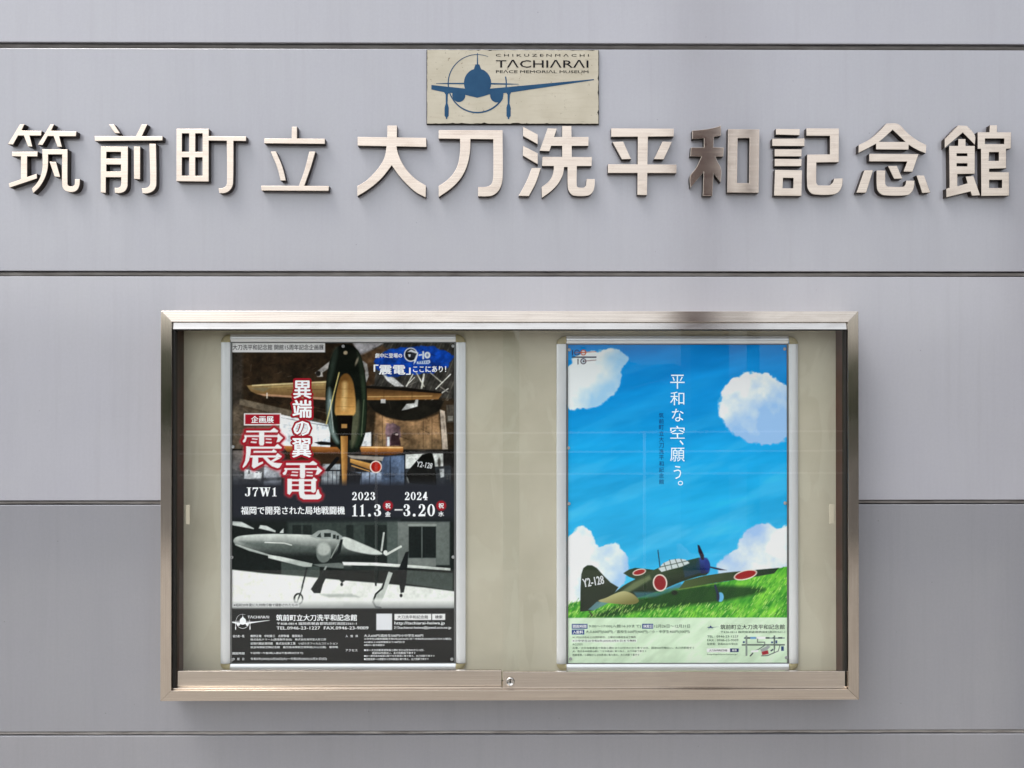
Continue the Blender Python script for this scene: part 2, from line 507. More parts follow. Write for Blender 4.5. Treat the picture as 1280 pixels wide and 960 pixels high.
# ------------------------------------------------------------------ raised metal characters
CH = [
 ('筑', 5, 'first raised metal character 筑, left of 前, with bamboo strokes on top', [
   [(200,62),(258,58),(222,132),(462,138),(455,195),(318,195),(352,327),(300,325),(250,195),(182,195),(122,302),(58,298)],
   [(565,60),(610,60),(575,135),(878,142),(872,202),(672,202),(705,330),(652,328),(605,200),(535,200),(475,308),(415,305)],
   [(108,388),(415,385),(412,445),(108,442)], [(215,440),(290,440),(290,740),(215,740)], [(68,768),(405,650),(408,708),(80,818)],
   [(470,358),(772,358),(772,770),(785,797),(825,801),(855,785),(860,750),(860,715),(920,715),(915,785),(890,842),(845,868),(785,868),(730,842),(708,790),(708,420),(540,420),(538,560),(518,660),(472,760),(420,830),(362,885),(345,830),(400,772),(445,695),(468,610),(474,520)],
   [(555,505),(635,510),(685,690),(618,685)]], []),
 ('前', 110, 'second raised metal character 前, between 筑 and 町', [
   [(255,58),(318,55),(390,165),(330,165)], [(85,198),(900,198),(898,250),(90,258)], [(650,55),(718,58),(652,200),(578,200)],
   [(160,322),(485,325),(482,780),(470,830),(440,865),(390,882),(330,880),(325,818),(370,818),(398,800),(405,765),(405,692),(222,692),(222,880),(160,875)],
   [(555,322),(632,325),(632,715),(558,712)],
   [(740,290),(820,290),(825,775),(808,832),(768,868),(710,886),(660,884),(650,825),(700,820),(738,800),(752,760)]],
   [[(228,388),(402,388),(402,468),(228,468)], [(228,540),(402,540),(402,622),(228,622)]]),
 ('町', 212, 'third raised metal character 町, a four-window grid with a hooked stroke', [
   [(85,108),(472,108),(472,742),(85,738)], [(465,195),(920,200),(918,255),(465,250)],
   [(688,240),(768,240),(764,755),(748,815),(712,858),(660,880),(598,880),(590,822),(640,818),(675,800),(690,760)]],
   [[(152,165),(238,165),(238,385),(152,385)], [(312,165),(398,165),(398,385),(312,385)], [(152,452),(238,452),(238,672),(152,672)], [(312,452),(398,452),(398,672),(312,672)]]),
 ('立', 317, 'fourth raised metal character 立, thin strokes between 町 and 大', [
   [(458,82),(522,82),(522,235),(455,235)], [(128,222),(855,225),(855,288),(128,282)],
   [(205,382),(270,380),(345,560),(388,728),(325,730),(285,575)], [(668,380),(742,380),(690,560),(608,800),(540,800),(612,600)],
   [(90,790),(905,792),(900,852),(95,848)]], []),
 ('大', 437, 'bold raised metal character 大 with two sweeping legs', [
   [(452,65),(568,65),(566,205),(564,320),(588,420),(640,530),(720,640),(810,720),(915,785),(912,928),(800,870),(690,775),(590,665),(505,545),(400,680),(300,775),(200,850),(92,915),(92,795),(190,735),(290,640),(370,540),(420,440),(442,320),(450,200)],
   [(95,202),(918,212),(920,322),(95,308)]], []),
 ('刀', 540, 'bold raised metal character 刀 just below the cream logo plate', [
   [(78,118),(848,118),(848,230),(78,222)],
   [(335,215),(462,215),(455,380),(425,530),(370,660),(290,765),(190,850),(80,925),(78,790),(150,745),(235,665),(295,570),(325,460),(338,330)],
   [(735,215),(848,215),(848,690),(825,800),(775,875),(700,912),(552,915),(552,800),(640,800),(695,782),(725,735),(735,640)]], []),
 ('洗', 645, 'bold raised metal character 洗 with three water drops', [
   [(85,75),(262,170),(262,290),(85,190)], [(85,305),(262,395),(262,530),(82,425)], [(190,572),(300,572),(235,760),(155,912),(30,908),(120,745)],
   [(380,95),(490,100),(400,370),(285,365)], [(555,68),(665,68),(672,560),(555,560)], [(430,200),(872,198),(870,305),(415,305)], [(318,438),(912,440),(908,548),(312,548)],
   [(455,530),(580,530),(562,650),(505,760),(420,850),(312,930),(308,800),(380,748),(430,680),(452,600)],
   [(620,530),(730,530),(730,785),(745,806),(812,808),(840,785),(850,705),(948,705),(942,800),(915,868),(860,904),(695,904),(645,866),(622,800)]], []),
 ('平', 752, 'bold raised metal character 平 between 洗 and 和', [
   [(118,92),(872,95),(870,192),(118,198)], [(438,185),(560,185),(548,898),(432,895)], [(130,258),(262,252),(358,465),(245,468)],
   [(735,252),(850,255),(748,468),(632,465)], [(78,525),(905,528),(902,632),(78,632)]], []),
 ('和', 855, 'raised metal character 和 whose left half shows a dark red-brown reflection', [
   [(105,118),(250,105),(360,85),(452,58),(450,180),(365,195),(358,318),(488,322),(478,432),(385,432),(402,480),(455,585),(445,745),(360,640),(345,905),(232,905),(240,620),(82,810),(78,668),(150,570),(215,432),(82,428),(90,322),(245,322),(245,212),(105,220)],
   [(535,100),(915,102),(905,868),(525,865)]], [[(652,210),(795,210),(788,750),(645,748)]]),
 ('記', 958, 'bold raised metal character 記 with four short stacked bars', [
   [(125,95),(412,98),(410,175),(125,168)], [(80,215),(470,212),(468,306),(80,305)], [(108,342),(435,342),(432,430),(108,430)], [(108,458),(435,460),(432,548),(108,548)],
   [(112,590),(440,595),(432,905),(100,902)],
   [(492,88),(885,90),(882,498),(612,502),(612,745),(630,776),(770,778),(812,740),(825,695),(930,690),(922,780),(885,852),(810,888),(590,888),(530,858),(500,790),(500,405),(775,402),(775,182),(492,180)]],
   [[(210,688),(335,690),(332,812),(205,812)]]),
 ('念', 1065, 'bold raised metal character 念 with a wide pointed roof', [
   [(430,30),(570,35),(680,140),(790,225),(912,290),(905,388),(820,355),(700,285),(505,105),(340,250),(210,325),(92,385),(95,290),(220,225),(330,135)],
   [(305,252),(700,252),(695,345),(305,342)], [(222,395),(820,398),(745,612),(635,610),(680,490),(222,488)], [(445,542),(555,540),(622,695),(520,698)],
   [(165,592),(270,592),(185,865),(68,865)],
   [(310,595),(418,595),(418,760),(440,790),(630,792),(658,768),(668,718),(770,718),(762,800),(735,858),(680,895),(420,898),(352,875),(315,815)],
   [(790,655),(885,655),(960,862),(860,868)]], []),
 ('館', 1172, 'last raised metal character 館, dense with small square openings', [
   [(270,50),(375,55),(472,170),(472,290),(325,140),(170,270),(108,325),(108,215)], [(272,215),(360,215),(360,305),(268,305)],
   [(160,298),(472,298),(470,635),(260,640),(260,785),(380,750),(358,668),(455,662),(535,895),(435,900),(418,850),(125,920),(125,815),(165,802)],
   [(655,48),(742,48),(740,140),(650,140)],
   [(505,132),(912,132),(908,330),(850,335),(850,570),(645,575),(645,612),(885,615),(885,900),(548,902),(545,335),(505,335)]],
   [[(252,390),(380,390),(380,422),(252,422)], [(252,510),(380,510),(380,545),(252,545)], [(595,210),(828,210),(825,275),(595,275)], [(645,375),(762,375),(760,478),(640,478)], [(645,710),(800,710),(798,805),(645,805)]]),
]
LD = 0.0145
def characters():
    for k, (c, ox, label, adds, holes) in enumerate(CH):
        d = LD + (0.0015 if k < 4 else 0)
        cv = lambda poly: [P(ox + x / 9.6, 150 + y / 9.6, d) for x, y in poly]
        A = [smooth_outline(cv(p)) for p in adds]
        H = [cv(p) for p in holes]
        x, z = P(ox + 52, 245, 0)
        e = empty('metal_character', (x, 0, z))
        ov, comps = shape_union(A, H)
        for tr in comps:
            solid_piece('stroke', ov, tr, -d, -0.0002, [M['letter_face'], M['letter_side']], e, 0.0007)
        tag(e, label, 'sign character', 'raised metal characters on the wall')
characters()

# ------------------------------------------------------------------ lettering made from the built-in font
TEXT = []
def text(parent, name, mat, body, rect, d, bold=0.0, rot=0.0, shear=0.0):
    cu = bpy.data.curves.new('lettering', 'FONT')
    cu.body = body; cu.resolution_u = 2; cu.shear = shear
    cu.align_x = 'CENTER' if '\n' in body else 'LEFT'
    cu.space_line = 0.95
    o = bpy.data.objects.new('lettering_tmp', cu); COL.objects.link(o)
    TEXT.append((o, parent, name, mat, rect, d, rot, bold))

def rect_body(o):
    return o.data.body

def flush_text():
    bpy.context.view_layer.update()
    dg = bpy.context.evaluated_depsgraph_get()
    groups = {}
    for ti, (o, parent, name, mat, rect, d, rot, bold) in enumerate(TEXT):
        me = bpy.data.meshes.new_from_object(o.evaluated_get(dg))
        n = len(me.vertices)
        co = np.empty(n * 3); me.vertices.foreach_get('co', co); co = co.reshape(-1, 3)
        faces = [tuple(p.vertices) for p in me.polygons]
        bpy.data.meshes.remove(me)
        lo, hi = co.min(0), co.max(0)
        u = (co[:, 0] - lo[0]) / max(hi[0] - lo[0], 1e-6); v = (co[:, 1] - lo[1]) / max(hi[1] - lo[1], 1e-6)
        x0, y0, x1, y1 = rect
        px = x0 + u * (x1 - x0); py = y1 - v * (y1 - y0)
        if rot:
            cx, cy = (x0 + x1) / 2, (y0 + y1) / 2; a = R(rot)
            qx, qy = px - cx, py - cy
            px, py = cx + qx * math.cos(a) - qy * math.sin(a), cy + qx * math.sin(a) + qy * math.cos(a)
        f = (D - d) / D
        em = (y1 - y0) if '\n' not in rect_body(o) else (x1 - x0)
        r_ = bold * em
        if bold == 0: offs = [(0, 0)]
        elif name == 'fine_print': offs = [(-r_, 0), (r_, 0)]
        elif bold > .05: offs = [(r_ * math.cos(k * math.pi / 4), r_ * math.sin(k * math.pi / 4)) for k in range(8)]
        else: offs = [(-r_, 0), (r_, 0), (0, -r_ * .6), (0, r_ * .6)]
        key = (parent.name, name, mat.name) if name == 'fine_print' else ti
        g = groups.setdefault(key, [parent, mat, [], [], name])
        for k, (ox, oy) in enumerate(offs):     # heavier weight: copies of the outline, each a hair further out
            w = np.stack([(px + ox - 640) * S * f, np.full(n, -d - k * 1.6e-5), HC + (480 - py - oy) * S * f], 1)
            b = sum(len(q) for q in g[2])
            g[2].append(w); g[3] += [tuple(i + b for i in fc) for fc in faces]
        cu = o.data; bpy.data.objects.remove(o); bpy.data.curves.remove(cu)
    for parent, mat, vs, fs, name in groups.values():
        me = bpy.data.meshes.new(name)
        me.from_pydata(np.concatenate(vs).tolist(), [], fs); me.update()
        o = link(name, me, parent, [mat])
        if name == 'fine_print': o['kind'] = 'stuff'
    TEXT.clear()

def flat(name, polys, d, mat, parent, holes=()):
    """printed flat shape: polys in photo pixels"""
    A = [[P(x, y, d) for x, y in p] for p in polys]
    H = [[P(x, y, d) for x, y in p] for p in holes]
    ov, comps = shape_union(A, H)
    vs = [(v.x, -d, v.y) for v in ov]
    fs = []
    for tr in comps:
        for a, b, c in tr:
            cr = (ov[b] - ov[a]).cross(ov[c] - ov[a])
            fs.append((a, b, c) if cr > 0 else (a, c, b))
    used = sorted({i for f in fs for i in f}); mp = {i: k for k, i in enumerate(used)}
    me = bpy.data.meshes.new(name)
    me.from_pydata([vs[i] for i in used], [], [tuple(mp[i] for i in f) for f in fs]); me.update()
    return link(name, me, parent, [mat])

def ellp(cx, cy, rx, ry, n=40, a0=0, a1=360):
    return [(cx + rx * math.cos(R(a0 + (a1 - a0) * i / n)), cy + ry * math.sin(R(a0 + (a1 - a0) * i / n))) for i in range(n if abs(a1 - a0) == 360 else n + 1)]

def arc_band(cx, cy, r, a0, a1, w0, w1, wm, n=48):
    """crescent band whose width runs w0 -> wm -> w1"""
    o, i_ = [], []
    for k in range(n + 1):
        t = k / n; a = R(a0 + (a1 - a0) * t)
        w = (w0 + (wm - w0) * t * 2) if t < .5 else (wm + (w1 - wm) * (t * 2 - 1))
        o.append((cx + (r + w / 2) * math.cos(a), cy + (r + w / 2) * math.sin(a)))
        i_.append((cx + (r - w / 2) * math.cos(a), cy + (r - w / 2) * math.sin(a)))
    return o + i_[::-1]

LOGO = [  # aeroplane emblem, coordinates of a 1280 x 640 drawing
    ellp(410, 284, 91, 96, 48), [(378,215),(396,160),(422,160),(443,215)], [(405,165),(407,84),(411,84),(414,165)],
    [(102,298),(330,322),(330,362),(225,350),(180,345),(102,328)], [(490,322),(598,312),(1186,257),(1188,263),(640,346),(490,362)],
    [(318,330),(500,330),(500,356),(452,372),(408,383),(362,372),(320,362)],
    ellp(285, 365, 44, 47, 30), ellp(538, 367, 44, 47, 30), [(242,340),(330,340),(326,372),(242,366)], [(495,340),(584,340),(582,366),(497,372)],
    [(188,338),(228,342),(212,362),(210,420),(218,448),(217,505),(209,514),(208,525),(199,525),(198,514),(190,505),(190,448),(198,420),(197,362),(186,346)],
    [(598,338),(640,338),(626,362),(623,420),(631,448),(631,505),(623,514),(622,525),(612,525),(611,514),(603,505),(603,448),(611,420),(610,362),(600,346)],
    [(132,287),(215,284),(320,283),(320,293),(215,292),(132,290)], [(500,284),(590,286),(684,290),(684,293),(590,295),(500,294)],
    arc_band(408, 288, 194, 30, 292, 11, 3, 8), arc_band(408, 288, 194, -14, 8, 8, 8, 8, 10),
]

# ------------------------------------------------------------------ the logo plate
def plate():
    d = 0.006
    e = empty('logo_plate', (P(641, 154)[0], 0, P(641, 154)[1]))
    rnd = random.Random(3)
    x0, y0, x1, y1 = 533.8, 61.8, 748.3, 154.2
    pts = []
    def edge(a, b, n):
        for i in range(n):
            t = i / n
            j = (rnd.uniform(-.35, .2) - (rnd.uniform(.4, 1.3) if rnd.random() < .12 else 0)) * (-1) if 0 < i else 0
            nx, ny = (b[1] - a[1]), -(b[0] - a[0]); L = math.hypot(nx, ny)
            pts.append((a[0] + (b[0] - a[0]) * t + nx / L * j, a[1] + (b[1] - a[1]) * t + ny / L * j))
    edge((x0, y0), (x0, y1), 26); edge((x0, y1), (x1, y1), 60); edge((x1, y1), (x1, y0), 26); edge((x1, y0), (x0, y0), 60)
    t = NT('weathered_cream_paint')
    v = t.mapping()
    c = t.mix(t.maprange(t.noise(v, 14, 6), 0.3, 0.7, 0, 1), (0.47, 0.43, 0.335), (0.56, 0.52, 0.42))
    c = t.mix(t.maprange(t.noise(t.mapping((0.5, 1, 5)), 40, 5), 0.5, 0.75, 0, 0.4), c, (0.42, 0.37, 0.27))
    sp = t.noise(v, 130, 4, 0.7)
    c = t.mix(t.maprange(sp, 0.655, 0.69, 0, 0.9), c, (0.16, 0.12, 0.075))
    sp2 = t.noise(t.mapping((1, 1, 9), loc=(3, 0, 0)), 26, 3, 0.6)
    c = t.mix(t.maprange(sp2, 0.70, 0.76, 0, 0.6), c, (0.18, 0.14, 0.09))
    t.bsdf(c, 0.55, 0, 0.35, t.bump(t.noise(v, 60, 4), 0.2, 0.001))
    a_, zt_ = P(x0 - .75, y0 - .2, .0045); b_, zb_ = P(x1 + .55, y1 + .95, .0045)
    box('rear_or_shadow_board', a_, b_, -.0045, -.0002, zb_, zt_, plain('plate_shadow_black', (0.022, 0.018, 0.014), 0.8, 0, 0.2, 0.5, 90), e)  # dark rim past the plate edges, standing in for its shadow
    A = [P(x, y, d) for x, y in pts]
    ov, comps = shape_union([A])
    solid_piece('panel', ov, comps[0], -d, -0.0002, [t.m, plain('dirty_plate_edge', (0.03, 0.024, 0.018), 0.8)], e, 0.0004, None)
    tb = NT('faded_blue_print')
    vb = tb.mapping()
    cb = tb.mix(tb.maprange(tb.noise(vb, 30, 5), 0.3, 0.7, 0, 1), (0.014, 0.060, 0.135), (0.022, 0.082, 0.170))
    tb.bsdf(cb, 0.6, 0, 0.15)
    sx = lambda p: (520 + p[0] * 0.1875, 50 + p[1] * 0.1875)
    flat('aeroplane_emblem', [[sx(p) for p in poly] for poly in LOGO], d + 0.0003, tb.m, e)
    ink = plain('black_print', (0.008, 0.008, 0.011), 0.6, 0, 0.1)
    r = lambda a, b, c_, d_: (520 + a * .1875, 50 + b * .1875, 520 + c_ * .1875, 50 + d_ * .1875)
    text(e, 'lettering', ink, 'C H I K U Z E N M Λ C H I', r(532, 89, 1153, 107), d + .0003, 0.012)
    text(e, 'lettering', ink, 'TΛCHIΛRΛI', r(533, 129, 1150, 181), d + .0003, 0.012)
    text(e, 'lettering', ink, 'PEΛCE MEMORIΛL MUSEUM', r(533, 198, 1150, 217), d + .0003, 0.016)
    tag(e, 'weathered cream plate with a blue aeroplane emblem and English lettering', 'sign')
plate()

# ------------------------------------------------------------------ the glazed notice case
CF = 0.070      # front of the frame
CB = 0.016      # face of the felt back panel
def case():
    e = empty('notice_case', (0, 0, P(640, 876, CF)[1]))
    f = CF
    xl, xr, yt, yb = 200.8, 1075.0, 388.8, 875.9
    il, ir, it, ib = 215.2, 1060.8, 402.6, 862.2
    q = lambda x, y: P(x, y, f)
    s = M['steel']
    SL = 0.0034                                  # the face of each bar slopes back towards its outer edge
    def bar(p_out0, p_out1, p_in1, p_in0, brush):
        bm = bmesh.new()
        fo = [q(*p_out0), q(*p_out1)]; fi = [q(*p_in1), q(*p_in0)]
        fr = [bm.verts.new((x, -f + SL, z)) for x, z in fo] + [bm.verts.new((x, -f, z)) for x, z in fi]
        bk = [bm.verts.new((x, -.0003, z)) for x, z in fo + fi]
        bm.faces.new(fr); bm.faces.new(bk[::-1])
        for i in range(4):
            j = (i + 1) % 4; bm.faces.new((fr[i], bk[i], bk[j], fr[j]))
        bmesh.ops.recalc_face_normals(bm, faces=bm.faces[:])
        bmesh.ops.bevel(bm, geom=bm.edges[:], offset=0.0006, segments=2, profile=0.5, affect='EDGES')
        from_bm('frame_bar', bm, s, e, brush=brush)
    bar((xl, yt), (xr, yt), (ir, it), (il, it), 'x')
    bar((xl, yb), (xr, yb), (ir, ib), (il, ib), 'x')
    bar((xl, yt), (xl, yb), (il, ib), (il, it), 'z')
    bar((xr, yt), (xr, yb), (ir, ib), (ir, it), 'z')
    xL, zT = q(il, it); xR, zB = q(ir, ib)
    # dark red-brown panels on the cabinet sides, standing just inside the bars
    g = .0008
    for a, b in ((xL + g, xL + .004), (xR - .004, xR - g)):
        box('side_panel', a, b, -.0505, -CB - .0002, zB + .004, zT - .004, M['case_side'], e)
    for a, b in ((xL + g, xL + .005), (xR - .005, xR - g)):
        box('side_channel', a, b, -.0640, -.0512, zB + .004, zT - .004, M['black'], e)
    # back panel of linen-faced board
    t = NT('linen_board')
    v = t.mapping()
    wv = t.n('ShaderNodeTexWave', wave_type='BANDS', bands_direction='X'); wv.inputs['Scale'].default_value = 330; wv.inputs['Distortion'].default_value = 2.5
    t.l(v, wv.inputs['Vector'])
    wz = t.n('ShaderNodeTexWave', wave_type='BANDS', bands_direction='Z'); wz.inputs['Scale'].default_value = 330; wz.inputs['Distortion'].default_value = 2.5
    t.l(v, wz.inputs['Vector'])
    weave = t.mix(0.5, wv.outputs[0], wz.outputs[0])
    c = t.mix(t.maprange(t.noise(v, 7, 5), 0.3, 0.7, 0, 1), (0.50, 0.465, 0.36), (0.59, 0.55, 0.435))
    c = t.mix(t.maprange(t.noise(t.mapping((1, 1, 0.35)), 11, 4, 0.5, 1.2), 0.53, 0.56, 0, 0.30), c, (0.62, 0.60, 0.48))
    c = t.mix(0.16, c, weave, 'MULTIPLY')
    t.bsdf(c, 0.9, 0, 0.15, t.bump(weave, 0.15, 0.0006))
    box('back_panel', xL + .001, xR - .001, -CB, -.0005, zB + .001, zT - .001, t.m, e)
    # head and sill tracks
    bm = bmesh.new()                               # head track: its face leans back a little towards the top
    z0, z1 = P(0, 411.6, .066)[1], zT - .0004
    pr = [(-.0660, z0), (-.0642, z1), (-.0475, z1), (-.0475, z0)]
    a_ = [bm.verts.new((xL + .001, y, z)) for y, z in pr]; b_ = [bm.verts.new((xR - .001, y, z)) for y, z in pr]
    bm.faces.new(a_); bm.faces.new(b_[::-1])
    for i in range(4): bm.faces.new((a_[i], b_[i], b_[(i + 1) % 4], a_[(i + 1) % 4]))
    from_bm('head_track', bm, M['steel_bright'], e, brush='x')
    box('head_gasket', xL + .006, xR - .006, -.0630, -.0505, P(0, 412.8, .066)[1], P(0, 411.6, .066)[1] - .0002, M['black'], e)
    box('sill_track', xL + .0010, xR - .0010, -.0640, -.0300, zB + .0004, P(0, 859.6, .066)[1], s, e, 0.0006, 'x')
    # glass doors: thin green float glass, rail along the foot
    tg = NT('float_glass')
    lw = tg.n('ShaderNodeLayerWeight'); lw.inputs['Blend'].default_value = 0.5
    pw = tg.n('ShaderNodeMath', operation='POWER'); pw.inputs[1].default_value = 5.0
    tg.l(lw.outputs['Facing'], pw.inputs[0])
    fr = tg.n('ShaderNodeMapRange')                    # both faces of the pane: 5 % head-on, all at grazing
    fr.inputs[3].default_value = 0.05; fr.inputs[4].default_value = 1.0
    tg.l(pw.outputs[0], fr.inputs[0])
    tr = tg.n('ShaderNodeBsdfTransparent'); tr.inputs['Color'].default_value = (0.975, 0.985, 0.978, 1)
    gl = tg.n('ShaderNodeBsdfGlossy'); gl.inputs['Roughness'].default_value = 0.0
    mx = tg.n('ShaderNodeMixShader')
    tg.l(fr.outputs[0], mx.inputs[0]); tg.l(tr.outputs[0], mx.inputs[1]); tg.l(gl.outputs[0], mx.inputs[2]); tg.l(mx.outputs[0], tg.out.inputs[0])
    def pane(x0, x1, d, z0, z1, parent):
        a, b = P(x0, 0, d)[0], P(x1, 0, d)[0]
        me = bpy.data.meshes.new('glass_pane')
        me.from_pydata([(a, -d, z0), (b, -d, z0), (b, -d, z1), (a, -d, z1)], [], [(0, 1, 2, 3)]); me.update()
        return link('glass_pane', me, parent, [tg.m])
    ztop = P(0, 410, .066)[1]
    for k, (x0, x1, d, rt, rb, g0, g1) in enumerate(((217.0, 626.8, .0545, 837.4, 856.8, 217.5, 649.0), (628.6, 1059.8, .0625, 839.2, 858.8, 628.6, 1059.4))):
        dr = empty('sliding_door', (P((x0 + x1) / 2, 0, d)[0], -d, P(0, rb, d)[1])); 
        off = e.location.copy(); dr.parent = e; dr.location = dr.location - off
        a, b = P(x0, 0, d)[0], P(x1, 0, d)[0]
        box('bottom_rail', a, b, -d - .0015, -d + .0055, P(0, rb, d)[1], P(0, rt, d)[1], s, dr, 0.0007, 'x')
        pane(g0, g1, d - .002, P(0, rt, d)[1] - .002, ztop, dr)
        if k == 0: hx = (233.5, 238.5)
        else: hx = (1037.2, 1042.5)
        box('finger_pull', P(hx[0], 0, d)[0], P(hx[1], 0, d)[0], -d - .0015, -d + .0012, P(0, 655, d)[1], P(0, 631, d)[1], M['strip'], dr, 0.0004)
        if k == 1:
            cx, cz = P(637.6, 851.2, d)
            bm = bmesh.new()
            prof = [(0.0095, 0.0016), (0.0095, 0.0042), (0.0080, 0.0056), (0.0072, 0.0058), (0.0068, 0.0046), (0.0030, 0.0046), (0.0024, 0.0040), (0.0, 0.0040)]
            rows = []
            for r_, h_ in prof:
                rows.append([bm.verts.new((cx + r_ * math.cos(i * math.tau / 28), -d - h_, cz + r_ * math.sin(i * math.tau / 28))) for i in range(28)])
            for i in range(len(rows) - 1):
                for j in range(28):
                    bm.faces.new((rows[i][j], rows[i][(j + 1) % 28], rows[i + 1][(j + 1) % 28], rows[i + 1][j]))
            bmesh.ops.remove_doubles(bm, verts=bm.verts[:], dist=1e-6)
            lk = from_bm('lock', bm, M['chrome'], dr, True)
            box('keyhole', cx - .0008, cx + .0008, -d - .0052, -d - .0044, cz - .0028, cz + .0028, M['black'], lk)
    tag(e, 'wide stainless steel notice case with sliding glass doors fixed to the wall', 'notice case')
case()

# ------------------------------------------------------------------ snap poster frames
def rail(name, x0, x1, y0, y1, d, axis, parent, h=.0075):
    """half-round aluminium rail; axis 'x' runs across, 'z' runs up"""
    (a, zt), (b, zb) = P(x0, y0, d), P(x1, y1, d)
    bm = bmesh.new()
    n = 12; rows = []
    base = CB + .0002
    for i in range(n + 1):
        t = i / n; w = (1 - math.cos(math.pi * t)) / 2
        hh = h * (0.62 + 0.38 * math.sin(math.pi * w)) if 0 < i < n else h * 0.5
        if axis == 'x':
            z = zb + (zt - zb) * w
            rows.append([bm.verts.new((a, -base - hh, z)), bm.verts.new((b, -base - hh, z))])
        else:
            x = a + (b - a) * w
            rows.append([bm.verts.new((x, -base - hh, zt)), bm.verts.new((x, -base - hh, zb))])
    for i in range(n): bm.faces.new((rows[i][0], rows[i][1], rows[i + 1][1], rows[i + 1][0]))
    bk = []
    for i in (0, n):
        r = rows[i]
        bk.append([bm.verts.new((v.co.x, -base, v.co.z)) for v in r])
    bm.faces.new((rows[0][0], rows[0][1], bk[0][1], bk[0][0])); bm.faces.new((rows[n][0], rows[n][1], bk[1][1], bk[1][0]))
    for e_ in (0, 1): bm.faces.new([r[e_] for r in rows] + [bk[1][e_], bk[0][e_]])
    return from_bm(name, bm, M['alu'], parent, False)

def corner(px, py, sx, sy, wx, wy, d, parent, h=.0088):
    """elbow cap swept round the inner corner (px, py)"""
    cx, cz = P(px, py, d)
    f = (D - d) / D * S
    bm = bmesh.new(); rows = []; base = CB + .0002
    for k in range(9):
        a = math.pi / 2 * k / 8; row = []
        for i in range(11):
            t = i / 10; w = max(0.02, (1 - math.cos(math.pi * t)) / 2)
            hh = h * (0.35 + 0.65 * math.sin(math.pi * t) ** 0.7)
            row.append(bm.verts.new((cx + sx * wx * f * w * math.cos(a), -base - hh, cz + sy * wy * f * w * math.sin(a))))
        row.append(bm.verts.new((cx + sx * wx * f * math.cos(a), -base, cz + sy * wy * f * math.sin(a))))
        rows.append(row)
    for k in range(8):
        for i in range(11): bm.faces.new((rows[k][i], rows[k][i + 1], rows[k + 1][i + 1], rows[k + 1][i]))
    return from_bm('corner_cap', bm, M['cap'], parent, True)

FD = 0.027
def poster_frame(x0, y0, x1, y1, ws, wt, label):
    e = empty('poster_holder', (P((x0 + x1) / 2, 0, FD)[0], -CB, P(0, y1, FD)[1]))
    rail('side_rail', x0, x0 + ws, y0 + wt + .3, y1 - wt - .3, FD, 'z', e)
    rail('side_rail', x1 - ws, x1, y0 + wt + .3, y1 - wt - .3, FD, 'z', e)
    rail('top_rail', x0 + ws + .3, x1 - ws - .3, y0, y0 + wt, FD, 'x', e)
    rail('bottom_rail', x0 + ws + .3, x1 - ws - .3, y1 - wt, y1, FD, 'x', e)
    corner(x0 + ws, y0 + wt, -1, 1, ws, wt, FD, e); corner(x1 - ws, y0 + wt, 1, 1, ws, wt, FD, e)
    corner(x0 + ws, y1 - wt, -1, -1, ws, wt, FD, e); corner(x1 - ws, y1 - wt, 1, -1, ws, wt, FD, e)
    a, zt = P(x0 + ws - 1, y0 + wt - 1, FD); b, zb = P(x1 - ws + 1, y1 - wt + 1, FD)
    box('rear_or_shadow_board', a, b, -CB - .0030, -CB - .0003, zb, zt, M['board'], e)
    ld = CB + .0062
    for xa, xb, ya, yb in ((x0 + ws + .1, x0 + ws + 2.2, y0 + wt, y1 - wt), (x1 - ws - 2.2, x1 - ws - .1, y0 + wt, y1 - wt)):
        (a, zt), (b, zb) = P(xa, ya, FD), P(xb, yb, FD)
        box('inner_lip', a, b, -ld, -CB - .0050, zb, zt, M['lip'], e)
    for ya, yb in ((y0 + wt + .1, y0 + wt + 1.0), (y1 - wt - 1.0, y1 - wt - .1)):
        (a, zt), (b, zb) = P(x0 + ws + 2.3, ya, FD), P(x1 - ws - 2.3, yb, FD)
        box('inner_lip', a, b, -ld, -CB - .0050, zb, zt, M['lip'], e)
    tag(e, label, 'poster holder', 'silver snap frames in the notice case')
poster_frame(275.3, 417.8, 581.8, 839.5, 12.2, 9.8, 'silver snap frame around the dark fighter aircraft poster')
poster_frame(695.8, 419.8, 999.6, 840.5, 12.2, 9.8, 'silver snap frame around the blue sky poster')

